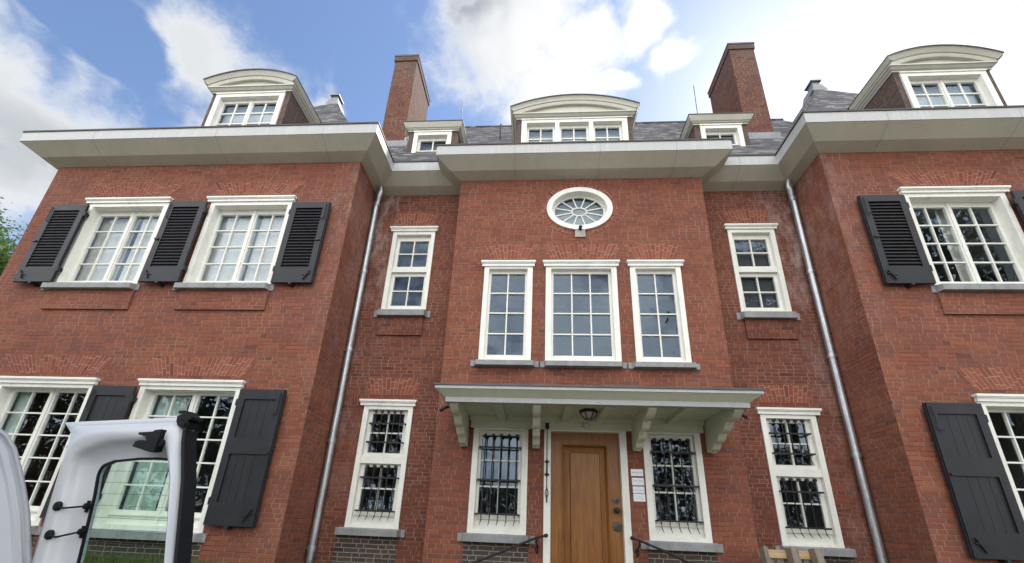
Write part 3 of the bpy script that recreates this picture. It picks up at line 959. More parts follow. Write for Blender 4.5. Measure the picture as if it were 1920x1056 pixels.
# chimneys
for s_ in (-1, 1):
    b = MB()
    x0, x1, y0, y1 = 4.235, 4.86, 1.52, 2.80
    b.box(x0, x1, y0, y1, 9.4, 13.72, skip='b')
    b.box(x0-.025, x1+.025, y0-.025, y1+.025, 13.72, 13.93)
    ch = MX(b, s_).build('chimney', 'brick_chim', house)
    b = MB()
    rr = random.Random(5+s_)
    nx, ny = 5, 9
    H = [[13.93+(rr.uniform(.0, .07) if 0 < i < nx and 0 < j < ny else 0) for j in range(ny+1)] for i in range(nx+1)]
    for i in range(nx):
        for j in range(ny):
            q = [(x0-.03+(x1-x0+.06)*a/nx, y0-.03+(y1-y0+.06)*c/ny, H[a][c]+.02) for a, c in ((i, j), (i+1, j), (i+1, j+1), (i, j+1))]
            b.face(q)
    b.box(x0-.035, x1+.035, y0-.035, y1+.035, 13.90, 13.95)
    MX(b, s_).build('chimney_cap', simple('mossy mortar', (.13, .125, .11), .95, var=.5, nscale=14., bump=.8), ch)
    b = MB()
    roofz = lambda y: E_Z+(y-E_Y)*(RZ-E_Z)/(RY-E_Y)
    zf = roofz(y0)
    b.box(x0-.12, x1+.12, y0-.03, y0-.004, zf-.05, zf+.14)
    b.face([(x0-.14, y0-.02, zf+.0), (x1+.14, y0-.02, zf+.0), (x1+.16, y0-.16, roofz(y0-.16)+.015), (x0-.16, y0-.16, roofz(y0-.16)+.015)][::-1])
    for k in range(6):
        yy = y0+.02+k*.16
        for xx in (x0-.012, x1+.004):
            zz_ = roofz(yy)
            b.box(xx, xx+.008, yy, yy+.13, zz_-.02, zz_+.26)
            b.face([(xx+.002, yy, zz_+.26), (xx+.002, yy+.13, zz_+.26), (xx+.002, yy+.10, zz_+.40)])
    MX(b, s_).build('flashing', 'lead', ch)

# ---------------------------------------------------------------- dormers
def arcz(x, hw, z0, rise):
    rad = (hw*hw+rise*rise)/(2*rise)
    return z0+math.sqrt(max(0, rad*rad-x*x))-(rad-rise)
def dormer(label, sx, cx, yf, hb, zf, fr, zbase, lights, arched, back, ov=.17, rise=.27, zc=None):
    """hb half body, fr half frame, zf frame top, zc cornice level"""
    zc = zc or zf+.05
    b = MB()
    b.plate(cx-hb, cx+hb, zbase, zc, [(cx-fr+.02, cx+fr-.02, zbase, zf-.02)], yf)
    for s2 in (-1, 1):
        x = cx+s2*hb
        b.face([(x, yf, zbase), (x, back, zbase), (x, back, zc), (x, yf, zc)][::s2])
    root = MX(b, sx).build('dormer', 'brick_dormer', house, label)
    # frame and sashes
    b = MB()
    zs = zbase+.05
    gl = []; n = len(lights)
    b.plate(cx-fr, cx+fr, zbase, zf, [(cx+a, cx+c, zs, zf-.115) for a, c, *_ in lights], yf-.03, .13)
    b.box(cx-fr, cx+fr, yf-.03, yf+.02, zbase, zf, skip='fk')
    b.box(cx-fr-.015, cx+fr+.015, yf-.045, yf-.031, zf-.028, zf)
    MX(b, sx).build('window_frame', 'white', root)
    b = MB()
    glass = []
    for (a, c, cas, cols, zr) in lights:
        wd = (c-a)/cas
        for k in range(cas):
            p0, p1 = cx+a+wd*k+.05, cx+a+wd*(k+1)-.05
            zt_ = zf-.20
            h = .30; nr = int((zt_-zs-.05)/h); glass.append((p0, p1, zt_-h*nr, zt_, cols, nr))
        hs_ = [q[:4] for q in glass[-cas:]]
        b.plate(cx+a, cx+c, zs, zf-.115, hs_, yf+.06, .04)
        if cas > 1:
            b.box(cx+(a+c)/2-.02, cx+(a+c)/2+.02, yf+.045, yf+.059, zs, zf-.13)
    make_muntins(b, glass, yf+.066, yf+.095, .028)
    MX(b, sx).build('sash', 'sash', root)
    for k, gq in enumerate(glass):
        MX(make_panes([gq], yf+.085, .3, int(cx*10)+3+k), sx).build('pane', 'glass', root)
    b = MB(); b.face([(cx-fr+.03, yf+.24, zbase), (cx+fr-.03, yf+.24, zbase), (cx+fr-.03, yf+.24, zf-.13), (cx-fr+.03, yf+.24, zf-.13)])
    MX(b, sx).build('blind', 'white_blind', root)
    # cornice round front and both sides
    pth = [(cx-hb, back), (cx-hb, yf), (cx+hb, yf), (cx+hb, back)]
    if not arched:
        prof = [(-.01, zc-.02), (.03, zc-.02), (.03, zc+.015), (.055, zc+.02), (.055, zc+.045), (.075, zc+.05), (.10, zc+.10), (.125, zc+.15), (.125, zc+.165)]
        MX(sweep(pth, prof), sx).build('cornice', 'dormerpaint', root)
        b = sweep(pth, [(.12, zc+.165), (.135, zc+.165), (.135, zc+.19), (.10, zc+.195)])
        b.face([(cx-hb-.12, yf-.12, zc+.19), (cx+hb+.12, yf-.12, zc+.19), (cx+hb+.12, back+.6, zc+.22), (cx-hb-.12, back+.6, zc+.22)])
        MX(b, sx).build('dormer_roof', 'cap', root)
        return
    prof = [(-.01, zc-.03), (.025, zc-.03), (.025, zc+.0), (.05, zc+.01), (.08, zc+.05), (.10, zc+.055), (.10, zc+.085), (.0, zc+.09)]
    MX(sweep(pth, prof), sx).build('cornice', 'dormerpaint', root)
    # side mouldings run back to the roof
    b = MB()
    for s2 in (-1, 1):
        p = [(hb+.09, zc+.085), (hb+.12, zc+.10), (hb+ov-.02, zc+.16), (hb+ov, zc+.20)]
        for (a0, z0), (a1, z1) in zip(p, p[1:]):
            b.face([(cx+s2*a0, yf-ov, z0), (cx+s2*a0, back, z0), (cx+s2*a1, back, z1), (cx+s2*a1, yf-ov, z1)])
    # tympanum and curved moulding
    N_ = 28; hw = hb+ov; zb = zc+.085
    hi_ = hb+.02
    prof = [(-.0, .00, 0), (.0, .035, .0)]
    def ring(hwid, zlow, ris): return [(cx+hwid*(-1+2*i/N_), arcz(hwid*(-1+2*i/N_), hwid, zlow, ris)) for i in range(N_+1)]
    outer = ring(hw, zc+.20, rise)
    mid = ring(hw-.035, zc+.155, rise-.012)
    m2 = ring(hb+.10, zc+.115, rise-.02)
    inn_ = ring(hb+.08, zc+.085, rise-.025)
    tym = ring(hb-.06, zc+.088, rise-.075)
    lines = [(outer, yf-ov), (mid, yf-ov+.03), (m2, yf-.115), (m2, yf-.10), (inn_, yf-.10), (tym, yf-.085), (tym, yf-.03)]
    for (A, ya), (B, yb) in zip(lines, lines[1:]):
        for i in range(N_):
            b.face([(A[i][0], ya, A[i][1]), (B[i][0], yb, B[i][1]), (B[i+1][0], yb, B[i+1][1]), (A[i+1][0], ya, A[i+1][1])])
    for i in range(N_):
        b.face([(tym[i][0], yf-.03, zc+.086), (tym[i+1][0], yf-.03, zc+.086), (tym[i+1][0], yf-.03, tym[i+1][1]), (tym[i][0], yf-.03, tym[i][1])])
    MX(b, sx).build('pediment', 'dormerpaint', root)
    b = MB()
    for i in range(N_):
        a, c = outer[i], outer[i+1]
        b.face([(a[0], yf-ov-.012, a[1]+.012), (c[0], yf-ov-.012, c[1]+.012), (c[0], back+.9, c[1]+.012), (a[0], back+.9, a[1]+.012)], smooth=True)
        b.face([(a[0], yf-ov-.012, a[1]-.012), (c[0], yf-ov-.012, c[1]-.012), (c[0], yf-ov-.012, c[1]+.012), (a[0], yf-ov-.012, a[1]+.012)])
    for s2 in (0, -1):
        a = outer[s2]
        b.face([(a[0], yf-ov-.012, a[1]-.012), (a[0], back+.9, a[1]-.012), (a[0], back+.9, a[1]+.012), (a[0], yf-ov-.012, a[1]+.012)])
    MX(b, sx).build('dormer_roof', 'cap', root)
for s_ in (-1, 1):
    side = 'left' if s_ < 0 else 'right'
    dormer('arched dormer on the %s wing' % side, s_, 7.02, -.12, .885, 10.20, .775, 8.45, [(-.665, .665, 2, 2, 2)], True, .75, zc=10.25, rise=.27)
    dormer('flat topped dormer beside the %s chimney' % side, s_, 3.215, .80, .565, 10.08, .44, 8.7, [(-.345, .345, 1, 2, 2)], False, 1.5, zc=10.10)
dormer('wide arched dormer over the middle', 1, 0., .66, 1.27, 10.20, 1.165, 8.6, [(-1.05, -.42, 1, 2, 2), (-.325, .325, 1, 2, 2), (.42, 1.05, 1, 2, 2)], True, 1.5, ov=.16, rise=.33, zc=10.235)

# ---------------------------------------------------------------- downpipes
for s_ in (-1, 1):
    x, y = 3.955, HR-.10
    b = MB()
    b.tube([(x, y, .9), (x, y, 7.42), (x-.015, y-.015, 7.52), (x-.05, y-.06, 7.62), (x-.07, y-.08, 7.70), (x-.07, y-.08, 7.86)], .052, 14)
    dp = MX(b, s_).build('downpipe', 'zinc', house)
    for z in (7.46, 5.89, 4.32, 2.745, 1.165):
        b = MB()
        b.lathe((x, y, z-.04), (0, 0, 1), [(0, .052), (.0, .060), (.02, .060), (.022, .066), (.045, .066), (.047, .060), (.075, .060), (.08, .052)], 14)
        b.box(x-.012, x+.012, y+.05, HR, z-.012, z+.012)
        b.box(x+.06, x+.085, y-.012, y+.012, z-.015, z+.015)
        MX(b, s_).build('pipe_clamp', 'zinc', dp)

# ---------------------------------------------------------------- canopy
cnp_y = -1.06
b = MB()
pc = [(-1.885, 0), (-1.885, cnp_y), (1.885, cnp_y), (1.885, 0)]
sweep(pc, [(-.10, 3.052), (.0, 3.052), (.0, 3.115), (-.012, 3.117)]).build('canopy_band', 'fascia', house)
cv = sweep(pc, [(-.012, 3.116), (.0, 3.116), (.115, 3.196)]); cv.build('canopy_cove', 'canopypaint', house)
sweep(pc, [(.10, 3.195), (.122, 3.195), (.122, 3.232), (.10, 3.233)]).build('canopy_lip', 'fascia', house)
b = sweep(pc, [(.11, 3.234), (.135, 3.234), (.135, 3.258), (.10, 3.262)])
b.face([(-1.99, -1.165, 3.26), (1.99, -1.165, 3.26), (1.99, 0, 3.40), (-1.99, 0, 3.40)])
for s2 in (-1, 1):
    b.face([(s2*1.985, -1.165, 3.2), (s2*1.985, 0, 3.2), (s2*1.985, 0, 3.40), (s2*1.985, -1.165, 3.26)][::s2])
b.build('canopy_roof', 'dark_lead', house, 'flat lead covered canopy roof over the front door')
b = MB(); b.box(-1.875, 1.875, -1.05, -.001, 3.130, 3.15)
b.box(-1.70, 1.70, -.055, -.001, 2.955, 3.129)
b.box(-1.72, 1.72, -.075, -.056, 3.06, 3.129)
for k in range(7):
    y = -.13-k*.13
    b.box(-1.87, 1.87, y-.003, y+.003, 3.1275, 3.1302)
b.build('canopy_ceiling', 'canopypaint', house)
for x in (-1.225, -.29, .21, 1.225):
    b = MB(); b.box(x-.055, x+.055, -1.0, -.076, 3.065, 3.1295)
    b.build('rafter', 'canopypaint', house)
for x in (-1.785, -.715, .735, 1.785):
    # scrolled bracket: three scallops stepping in towards the wall
    prof = [(-.98, 3.055), (-.98, 3.03)]
    steps = [(-.98, 3.03, -.70, 2.955), (-.68, 2.935, -.47, 2.855), (-.45, 2.835, -.27, 2.765), (-.25, 2.745, -.10, 2.685)]
    for (ya, za, yb, zb_) in steps:
        prof.append((ya, za))
        for i in range(1, 7):
            t = i/6
            bow = math.sin(t*math.pi)*.030
            prof.append((ya+(yb-ya)*t-bow*.3, za+(zb_-za)*t-bow))
        prof.append((yb+.005, zb_-.018)); prof.append((yb+.03, zb_-.018))
    prof += [(-.03, 2.665), (0., 2.70), (0., 3.128), (-.98, 3.128)]
    b = MB(); hw = .052
    n = len(prof)
    b.face([(x-hw, p[0], p[1]) for p in prof]); b.face([(x+hw, p[0], p[1]) for p in prof][::-1])
    for i in range(n):
        p, q = prof[i], prof[(i+1) % n]
        b.face([(x-hw, p[0], p[1]), (x+hw, p[0], p[1]), (x+hw, q[0], q[1]), (x-hw, q[0], q[1])])
    for (ya, za, yb, zb_) in steps:
        b.lathe((x, yb+.012, zb_-.012), (0, -.4, -1), [(0, .02), (.012, .018), (.02, .008), (.022, .001)], 8)
    bo = b.build('bracket', 'canopypaint', house)
for s2 in (-1, 1):
    b = MB(); b.tube([(s2*1.90, -.60, 3.13), (s2*1.99, -.62, 3.085), (s2*2.05, -.63, 3.045)], [.022, .024, .03], 8)
    b.build('canopy_spout', 'iron', house)

# ---------------------------------------------------------------- door
b = MB(); b.plate(-.597, .597, .80, 3.00, [(-.50, .50, .82, 2.935)], -.022, .16)
b.box(-.597, .597, -.022, .02, .80, 3.0, skip='fk')
df = b.build('door_frame', 'white', house)
b = MB()
yd = .075
b.plate(-.50, .50, .82, 2.935, [(-.335, .335, 1.0, 2.76)], yd, .045)
# moulding steps
def rect_step(b, r0, y0, r1, y1):
    a, c, d, e = r0; f, g2, h, i_ = r1
    A = [(a, y0, d), (c, y0, d), (c, y0, e), (a, y0, e)]; B = [(f, y1, h), (g2, y1, h), (g2, y1, i_), (f, y1, i_)]
    for k in range(4):
        j = (k+1) % 4
        b.face([A[k], A[j], B[j], B[k]])
r_ = lambda d: (-.335+d, .335-d, 1.0+d, 2.76-d)
rect_step(b, r_(0), yd-.0, r_(.004), yd-.022); rect_step(b, r_(.004), yd-.022, r_(.018), yd-.026)
rect_step(b, r_(.018), yd-.026, r_(.036), yd+.020); rect_step(b, r_(.036), yd+.020, r_(.040), yd+.044)
rect_step(b, r_(.040), yd+.044, r_(.116), yd+.030); rect_step(b, r_(.116), yd+.030, r_(.122), yd+.006)
q = r_(.126)
b.face([(q[0], yd+.006, q[2]), (q[1], yd+.006, q[2]), (q[1], yd+.006, q[3]), (q[0], yd+.006, q[3])])
door = b.build('front_door', 'oak', house, 'varnished oak front door with one tall panel')
b = MB(); b.lathe((.425, yd, 1.845), (0, -1, 0), [(0, .03), (.012, .028), (.016, .014), (.035, .014), (.04, .034), (.055, .043), (.072, .040), (.085, .02), (.088, .001)], 16)
b.build('door_knob', 'iron', door)
dk = simple('dark bronze', (.085, .075, .065), .45, .7, var=.3, nscale=20.)
for z, r0 in ((1.978, .046), (1.625, .066)):
    b = MB(); b.lathe((.430, yd, z), (0, -1, 0), [(0, r0), (.007, r0*.95), (.009, r0*.5), (.012, r0*.45), (.013, .001)], 20)
    lk = b.build('lock_rosette', dk, door)
    b = MB(); b.box(.424, .436, yd-.0165, yd-.0135, z-.02, z+.02)
    b.build('keyhole', 'iron', lk)
b = MB(); b.box(-.85, .85, -1.1, .08, .60, .82)
b.box(-1.0, 1.0, -1.45, -1.101, .4, .64); b.box(-1.15, 1.15, -1.8, -1.451, .2, .46); b.box(-1.3, 1.3, -2.15, -1.801, .0, .28)
for k in range(5):
    b.box(-1.45-.15*k, 1.45+.15*k, -2.5-.35*k, -2.151-.35*k, -.2, .95-.0*k if False else .26-.05*k)
b.build('door_steps', 'stone', house)

# ================================================================== THINGS ON THE HOUSE
# lantern under the canopy
lan = empty('ceiling_lantern', 'black iron lantern with frosted glass under the canopy ceiling', 'lamp', (0, -.5, 3.128))
b = MB(); z0, z1 = -.115, -.02
def hexp(r_, z, n=6): return [(r_*math.cos(math.pi/3*k), r_*math.sin(math.pi/3*k), z) for k in range(n)]
A, B = hexp(.125, -.035), hexp(.125, 0.0)
for k in range(6):
    j = (k+1) % 6
    b.face([A[k], A[j], B[j], B[k]])
b.face(A[::-1])
Cc, Dd = hexp(.118, -.036), hexp(.055, -.125)
for k in range(6):
    b.bar(Cc[k], Dd[k], .010, .010); b.bar(Dd[k], Dd[(k+1) % 6], .010, .010); b.bar(Cc[k], Cc[(k+1) % 6], .010, .010)
b.build('lantern_frame', 'iron', lan)
b = MB(); Cc, Dd = hexp(.108, -.036), hexp(.050, -.123)
for k in range(6):
    j = (k+1) % 6
    b.face([Cc[k], Cc[j], Dd[j], Dd[k]])
b.face(Dd)
b.build('lantern_glass', 'lamp_glass', lan)
gl = empty('globe_lamp', 'small round glass globe lamp above the oak front door', 'lamp', (.0, -.056, 3.017))
b = MB(); b.lathe((0, 0, 0), (0, -1, 0), [(0, .036), (.012, .034), (.014, .02)], 14); b.build('lamp_base', 'lead', gl)
b = MB(); b.lathe((0, -.012, 0), (0, -1, 0), [(0, .02), (.012, .036), (.035, .042), (.058, .034), (.07, .015), (.073, .001)], 14); b.build('lamp_globe', 'lamp_glass', gl)

bp = empty('bell_pull', 'wrought iron bell pull with twisted cage handle on the left door post', 'bell pull', (-.555, -.022, 3.0))
b = MB(); b.box(-.028, .028, -.04, -.001, -.045, .045); b.build('bell_box', 'iron', bp)
b = MB(); b.tube([(0, -.02, -.04), (0, -.02, -.88)], .006, 6)
for z in (-.524, -.706):
    b.lathe((0, -.02, z), (0, 0, 1), [(-.05, .005), (-.02, .012), (-.012, .024), (0, .012), (.012, .024), (.02, .012), (.05, .005)], 4)
    b.box(-.036, .036, -.026, -.014, z-.008, z+.008)
b.tube([(0, -.02, -.56), (0, -.02, -.68)], .011, 6)
b.build('pull_rod', 'iron', bp)
b = MB()
for k in range(4):
    pts = []
    for i in range(9):
        t = i/8; a = k*math.pi/2+t*2.2; rr_ = .022*math.sin(math.pi*t)+.003
        pts.append((rr_*math.cos(a), -.02+rr_*math.sin(a), -.90-.12*t))
    b.tube(pts, .0045, 5)
b.lathe((0, -.02, -.88), (0, 0, -1), [(0, .004), (.01, .012), (.02, .004)], 8)
b.lathe((0, -.02, -1.02), (0, 0, -1), [(0, .004), (.012, .013), (.03, .007), (.06, .010), (.075, .002)], 8)
b.build('pull_handle', 'iron', bp)

# name plates
texts = [[('IBB RCB S.FJ', .034, 0)], [('Sandor Phelje', .033, .008), ('praktijk', .014, -.03)],
         [('praktijk', .014, .032), ('de Bovenkamer', .030, -.002), ('coaching en advies', .013, -.036)], [('Stichting', .020, .012), ('Mens in beeld', .024, -.016)]]
plz = [(.638, .808, 2.316, 2.413), (.645, .812, 2.189, 2.292), (.651, .811, 2.080, 2.173), (.654, .815, 1.971, 2.073)]
plab = ['topmost white name plate with one blue line of writing beside the front door', 'second white name plate from the top, with one blue name, beside the door',
        'third white name plate from the top, with three faint lines, beside the door', 'lowest white name plate with two short lines of writing beside the door']
for (x0, x1, z0, z1), tx, lb in zip(plz, texts, plab):
    cx, cz = (x0+x1)/2, (z0+z1)/2
    pe = empty('name_plate', lb, 'name plate', (cx, -.004, cz), 'name plates beside the front door')
    b = MB(); b.box(-(x1-x0)/2, (x1-x0)/2, -.008, 0, -(z1-z0)/2, (z1-z0)/2)
    b.build('plate', 'plate', pe)
    for (t, s_, dz_) in tx:
        cu = bpy.data.curves.new('lettering', 'FONT'); cu.body = t; cu.size = s_*.8; cu.align_x = 'CENTER'; cu.align_y = 'CENTER'
        to = bpy.data.objects.new('lettering', cu); COL.objects.link(to)
        bpy.context.view_layer.update()
        dg = bpy.context.evaluated_depsgraph_get()
        me = bpy.data.meshes.new_from_object(to.evaluated_get(dg))
        bpy.data.objects.remove(to)
        lo = bpy.data.objects.new('lettering', me); COL.objects.link(lo)
        me.materials.clear(); me.materials.append(M['ink'])
        wx = max(abs(v.co.x) for v in me.vertices)
        kx = min(1., (x1-x0)*.46/wx)
        lo.parent = pe; lo.location = (0, -.0095, dz_); lo.rotation_euler = (R(90), 0, 0); lo.scale = (kx, 1, 1)

# handrails
for s_ in (-1, 1):
    hr = empty('handrail', 'curved black iron handrail flaring down from the %s side of the front door' % ('left' if s_ < 0 else 'right'), 'handrail', (0, 0, 0), 'handrails at the front steps')
    b = MB()
    if s_ < 0: P = [(-.573, -.10, 1.475), (-.68, -.16, 1.452), (-.80, -.25, 1.405), (-1.06, -.50, 1.300), (-1.26, -.75, 1.225), (-1.44, -1.0, 1.155), (-1.57, -1.35, 1.05), (-1.66, -1.9, .80), (-1.70, -2.3, .60)]
    else: P = [(.595, -.10, 1.490), (.66, -.16, 1.468), (.75, -.25, 1.430), (.93, -.50, 1.345), (1.05, -.80, 1.268), (1.16, -1.0, 1.21), (1.3, -1.35, 1.08), (1.4, -1.9, .82), (1.45, -2.3, .60)]
    # smooth the line
    Q = []
    PV = [Vector(p) for p in P]
    for i in range(len(PV)-1):
        p0, p1, p2, p3 = PV[max(i-1, 0)], PV[i], PV[i+1], PV[min(i+2, len(PV)-1)]
        for k in range(4):
            t = k/4
            Q.append(.5*((2*p1)+(p2-p0)*t+(2*p0-5*p1+4*p2-p3)*t*t+(3*p1-p0-3*p2+p3)*t**3))
    Q.append(PV[-1])
    b.tube(Q, .015, 10)
    b.build('rail', 'iron', hr)
    b = MB(); c = Q[0]+Vector((s_*-.01, 0, .004))
    b.lathe(c, (-s_, .1, .1), [(-.03, .003), (-.025, .018), (0, .028), (.02, .022), (.033, .003)], 12)
    b.build('end_ball', 'iron', hr)
    b = MB(); k = Q[4]
    x = k.x
    b.tube([(x, k.y, k.z-.01), (x+s_*.01, k.y+.02, k.z-.06), (x-s_*.012, k.y+.06, k.z-.10), (x, -.01, k.z-.13)], .011, 8)
    b.lathe((x, -.004, k.z-.14), (0, -1, 0), [(0, .03), (.01, .026), (.016, .001)], 10)
    b.tube([(x, -.02, k.z-.10), (x, -.03, k.z-.17), (x, -.02, k.z-.21)], [.012, .02, .006], 8)
    b.build('rail_bracket', 'iron', hr)
    b = MB(); e = Q[-1]
    b.tube([(e.x, e.y, hz(e.x, e.y)-.2), (e.x, e.y, e.z+.03)], .016, 8)
    b.lathe((e.x, e.y, e.z+.06), (0, 0, 1), [(-.035, .003), (-.02, .022), (0, .03), (.02, .022), (.033, .003)], 12)
    b.build('rail_post', 'iron', hr)

# pallet leaning against the wall
pal = empty('wooden_pallet', 'weathered wooden pallet stood on end against the wall, right of the door', 'pallet', (2.42, -.5, hz(2.4, -.5)))
pal.rotation_euler = (R(-9), 0, R(3))
b0 = hz(2.4, -.5)
HH = .543
for x in (-.345, .0, .285):
    b = MB(); wd = .05 if x < -.3 else .085
    b.box(x-wd/2, x+wd/2, -.075, .045, .0, HH-.002*abs(x))
    b.build('stringer', 'pallet_old', pal)
for z in (.06, .24, HH-.115):
    b = MB(); b.box(-.37, .325, .046, .066, z, z+.095); b.build('deck_board', 'pallet_new', pal)
for x in (-.24, -.12, .10, .2):
    b = MB(); b.box(x-.04, x+.04, .067, .085, 0., HH-.09); b.build('slat', 'pallet_old', pal)

# ================================================================== VAN
DD = Vector((.975, -.222, 0)).normalized(); RR = Vector((-DD.y, DD.x, 0))      # DD points rearwards out of the van, RR across it to its far side
van = empty('parked_van', 'white panel van parked in front of the house with its rear door swung open', 'van', (-2.68, -4.44, 0))
HO = Vector((-2.68, -4.44, 0))
LEAN = .3
def vb(s_, d, z):
    """s across (0 at far hinge), d rearwards, z up"""
    zz = min(z, 1.928)
    base = HO+RR*s_+DD*(d+(1.928-max(zz, 1.25))*LEAN)
    return (base.x, base.y, z)
Wd = 1.62
half = [(.045, .42), (.05, .9), (.03, 1.2), (.007, 1.401), (-.032, 1.576), (-.068, 1.689), (-.112, 1.804), (-.150, 1.858), (-.20, 1.888), (-.35, 1.915), (-.81, 1.93)]
outl = half+[(-Wd-a, z) for a, z in half[-2::-1]]
def inset(o_, d):
    c = Vector((-Wd/2, 1.15)); res = []
    for i, p in enumerate(o_):
        a = Vector(o_[max(i-1, 0)]); e = Vector(o_[min(i+1, len(o_)-1)])
        t = (e-a).normalized(); n_ = Vector((-t.y, t.x))
        q = Vector(p)+n_*d
        res.append((q.x, q.y))
    return res
b = MB()
rings = [(outl, -3.6), (outl, -.04), (inset(outl, .008), -.008), (inset(outl, .016), .0), (inset(outl, .022), .0), (inset(outl, .024), -.014), (inset(outl, .036), -.014),
         (inset(outl, .038), -.004), (inset(outl, .055), -.006), (inset(outl, .058), -.018), (inset(outl, .075), -.022), (inset(outl, .115), -.03), (inset(outl, .125), -.06), (inset(outl, .125), -.25)]
for (A, da), (B, db) in zip(rings, rings[1:]):
    for i in range(len(A)-1):
        if da == -3.6:
            b.face([vb(*[A[i][0], da, A[i][1]]), vb(A[i+1][0], da, A[i+1][1]), vb(B[i+1][0], db, B[i+1][1]), vb(B[i][0], db, B[i][1])], smooth=True)
        else:
            b.face([vb(A[i][0], da, A[i][1]), vb(A[i+1][0], da, A[i+1][1]), vb(B[i+1][0], db, B[i+1][1]), vb(B[i][0], db, B[i][1])], smooth=True)
# nose of the van
fr = [(.045, .42), (.045, .95), (-.1, 1.0)]
b.face([vb(p[0], -3.6, p[1]) for p in outl])
b.box(0, 0, 0, 0, 0, 0) if False else None
# bonnet block
def vbox(b, s0, s1, d0, d1, z0, z1):
    P = [HO+RR*s_+DD*d+Vector((0, 0, z)) for z in (z0, z1) for s_, d in ((s0, d0), (s1, d0), (s1, d1), (s0, d1))]
    for q in ((0, 1, 5, 4), (1, 2, 6, 5), (2, 3, 7, 6), (3, 0, 4, 7), (4, 5, 6, 7), (3, 2, 1, 0)):
        b.face([P[i] for i in q])
vbox(b, .0, -Wd, -4.4, -3.55, .42, 1.05)
b.build('body', 'vanwhite', van, angle=50).matrix_parent_inverse = Matrix.Translation(-HO)
b = MB()
li = inset(outl, .13)
for i in range(len(li)-1):
    b.face([vb(li[i][0], -.24, li[i][1]), vb(li[i+1][0], -.24, li[i+1][1]), vb(li[i+1][0], -2.4, li[i+1][1]), vb(li[i][0], -2.4, li[i][1])])
b.face([vb(p[0], -2.4, p[1]) for p in li])
b.build('cargo_lining', 'trim', van).matrix_parent_inverse = Matrix.Translation(-HO)
b = MB(); vbox(b, .03, -Wd-.03, -.03, .16, .36, .60)
b.build('bumper', 'trim', van).matrix_parent_inverse = Matrix.Translation(-HO)
for s_ in (-.02, -Wd+.02):
    for d in (-.85, -3.6):
        c = HO+RR*s_+DD*d+Vector((0, 0, .31)); sg = 1 if s_ > -.5 else -1
        b = MB(); b.lathe(c, RR*sg, [(-.16, .001), (-.16, .24), (-.15, .30), (.03, .30), (.06, .27), (.06, .20)], 24)
        wh = b.build('wheel', 'rubber', van); wh.matrix_parent_inverse = Matrix.Translation(-HO)
        b = MB(); b.lathe(c, RR*sg, [(.055, .20), (.035, .17), (.045, .06), (.06, .05), (.062, .001)], 24)
        b.build('rim', 'lead', wh)

# the open rear door: lies in the upright plane through the hinge, along DD
NN = Vector((-DD.y, DD.x, 0))            # away from the viewer
DO = Vector((-2.68, -4.449, 0))
def dv3(a, z, off=0.):
    p = DO+DD*a+NN*off
    return (p.x, p.y, z)
door_out = [(0.200, 1.2), (0.158, 1.402), (0.127, 1.587), (0.109, 1.737), (0.085, 1.843), (0.066, 1.885), (0.020, 1.915), (0.000, 1.93), (0.080, 1.931), (0.660, 1.931), (0.700, 1.912), (0.722, 1.833), (0.777, 1.702), (0.819, 1.564), (0.854, 1.443), (0.910, 1.2)]
rec_out = [(0.325, 1.2), (0.273, 1.409), (0.230, 1.658), (0.205, 1.758), (0.216, 1.79), (0.260, 1.81), (0.330, 1.826), (0.405, 1.836), (0.560, 1.838), (0.625, 1.832), (0.662, 1.815), (0.697, 1.775), (0.742, 1.702), (0.793, 1.565), (0.834, 1.444), (0.898, 1.2)]
gl_out = [(0.400, 1.2), (0.355, 1.414), (0.312, 1.64), (0.288, 1.718), (0.290, 1.742), (0.301, 1.756), (0.351, 1.772), (0.490, 1.781), (0.590, 1.781), (0.640, 1.777), (0.680, 1.766), (0.706, 1.735), (0.722, 1.69), (0.757, 1.605), (0.806, 1.465), (0.885, 1.2)]
gl_out = [(a, z) for a, z in gl_out]
n = len(door_out)
def lerp(A, B, t): return [(a[0]+(b_[0]-a[0])*t, a[1]+(b_[1]-a[1])*t) for a, b_ in zip(A, B)]
# lower half, below the picture
low_o = [(.92, 1.2), (.98, .95), (.98, .48), (.26, .48), (.24, .9), (.20, 1.2)]
b = MB()
L_ = lambda t: lerp(door_out, rec_out, t)
lay = [(door_out, .03), (door_out, .006), (L_(.05), .002), (L_(.20), .004), (L_(.25), -.004), (L_(.36), -.022), (L_(.60), -.030), (L_(.86), -.027), (L_(.96), -.018), (rec_out, -.006),
       (lerp(rec_out, gl_out, .22), .010), (lerp(rec_out, gl_out, .8), .021), (gl_out, .024), (gl_out, .040)]
for (A, ya), (B, yb) in zip(lay, lay[1:]):
    for i in range(n-1):
        b.face([dv3(A[i][0], A[i][1], ya), dv3(B[i][0], B[i][1], yb), dv3(B[i+1][0], B[i+1][1], yb), dv3(A[i+1][0], A[i+1][1], ya)], smooth=True)
for i in range(n-1):
    A, B = door_out, gl_out
    b.face([dv3(A[i][0], A[i][1], .03), dv3(A[i+1][0], A[i+1][1], .03), dv3(B[i+1][0], B[i+1][1], .041), dv3(B[i][0], B[i][1], .041)], smooth=True)
LP = [(.20, 1.20), (.92, 1.20), (.98, .95), (.98, .48), (.26, .48), (.24, .9)]
b.face([dv3(a, z, -.01) for a, z in LP]); b.face([dv3(a, z, .05) for a, z in LP][::-1])
for i in range(len(LP)):
    p, q = LP[i], LP[(i+1) % len(LP)]
    b.face([dv3(p[0], p[1], -.01), dv3(p[0], p[1], .05), dv3(q[0], q[1], .05), dv3(q[0], q[1], -.01)])
rd = b.build('rear_door', 'vanwhite', van, 'open rear door seen from its inner side', angle=50)
rd.matrix_parent_inverse = Matrix.Translation(-HO)
def dchild(b, name, mat):
    return b.build(name, mat, rd)
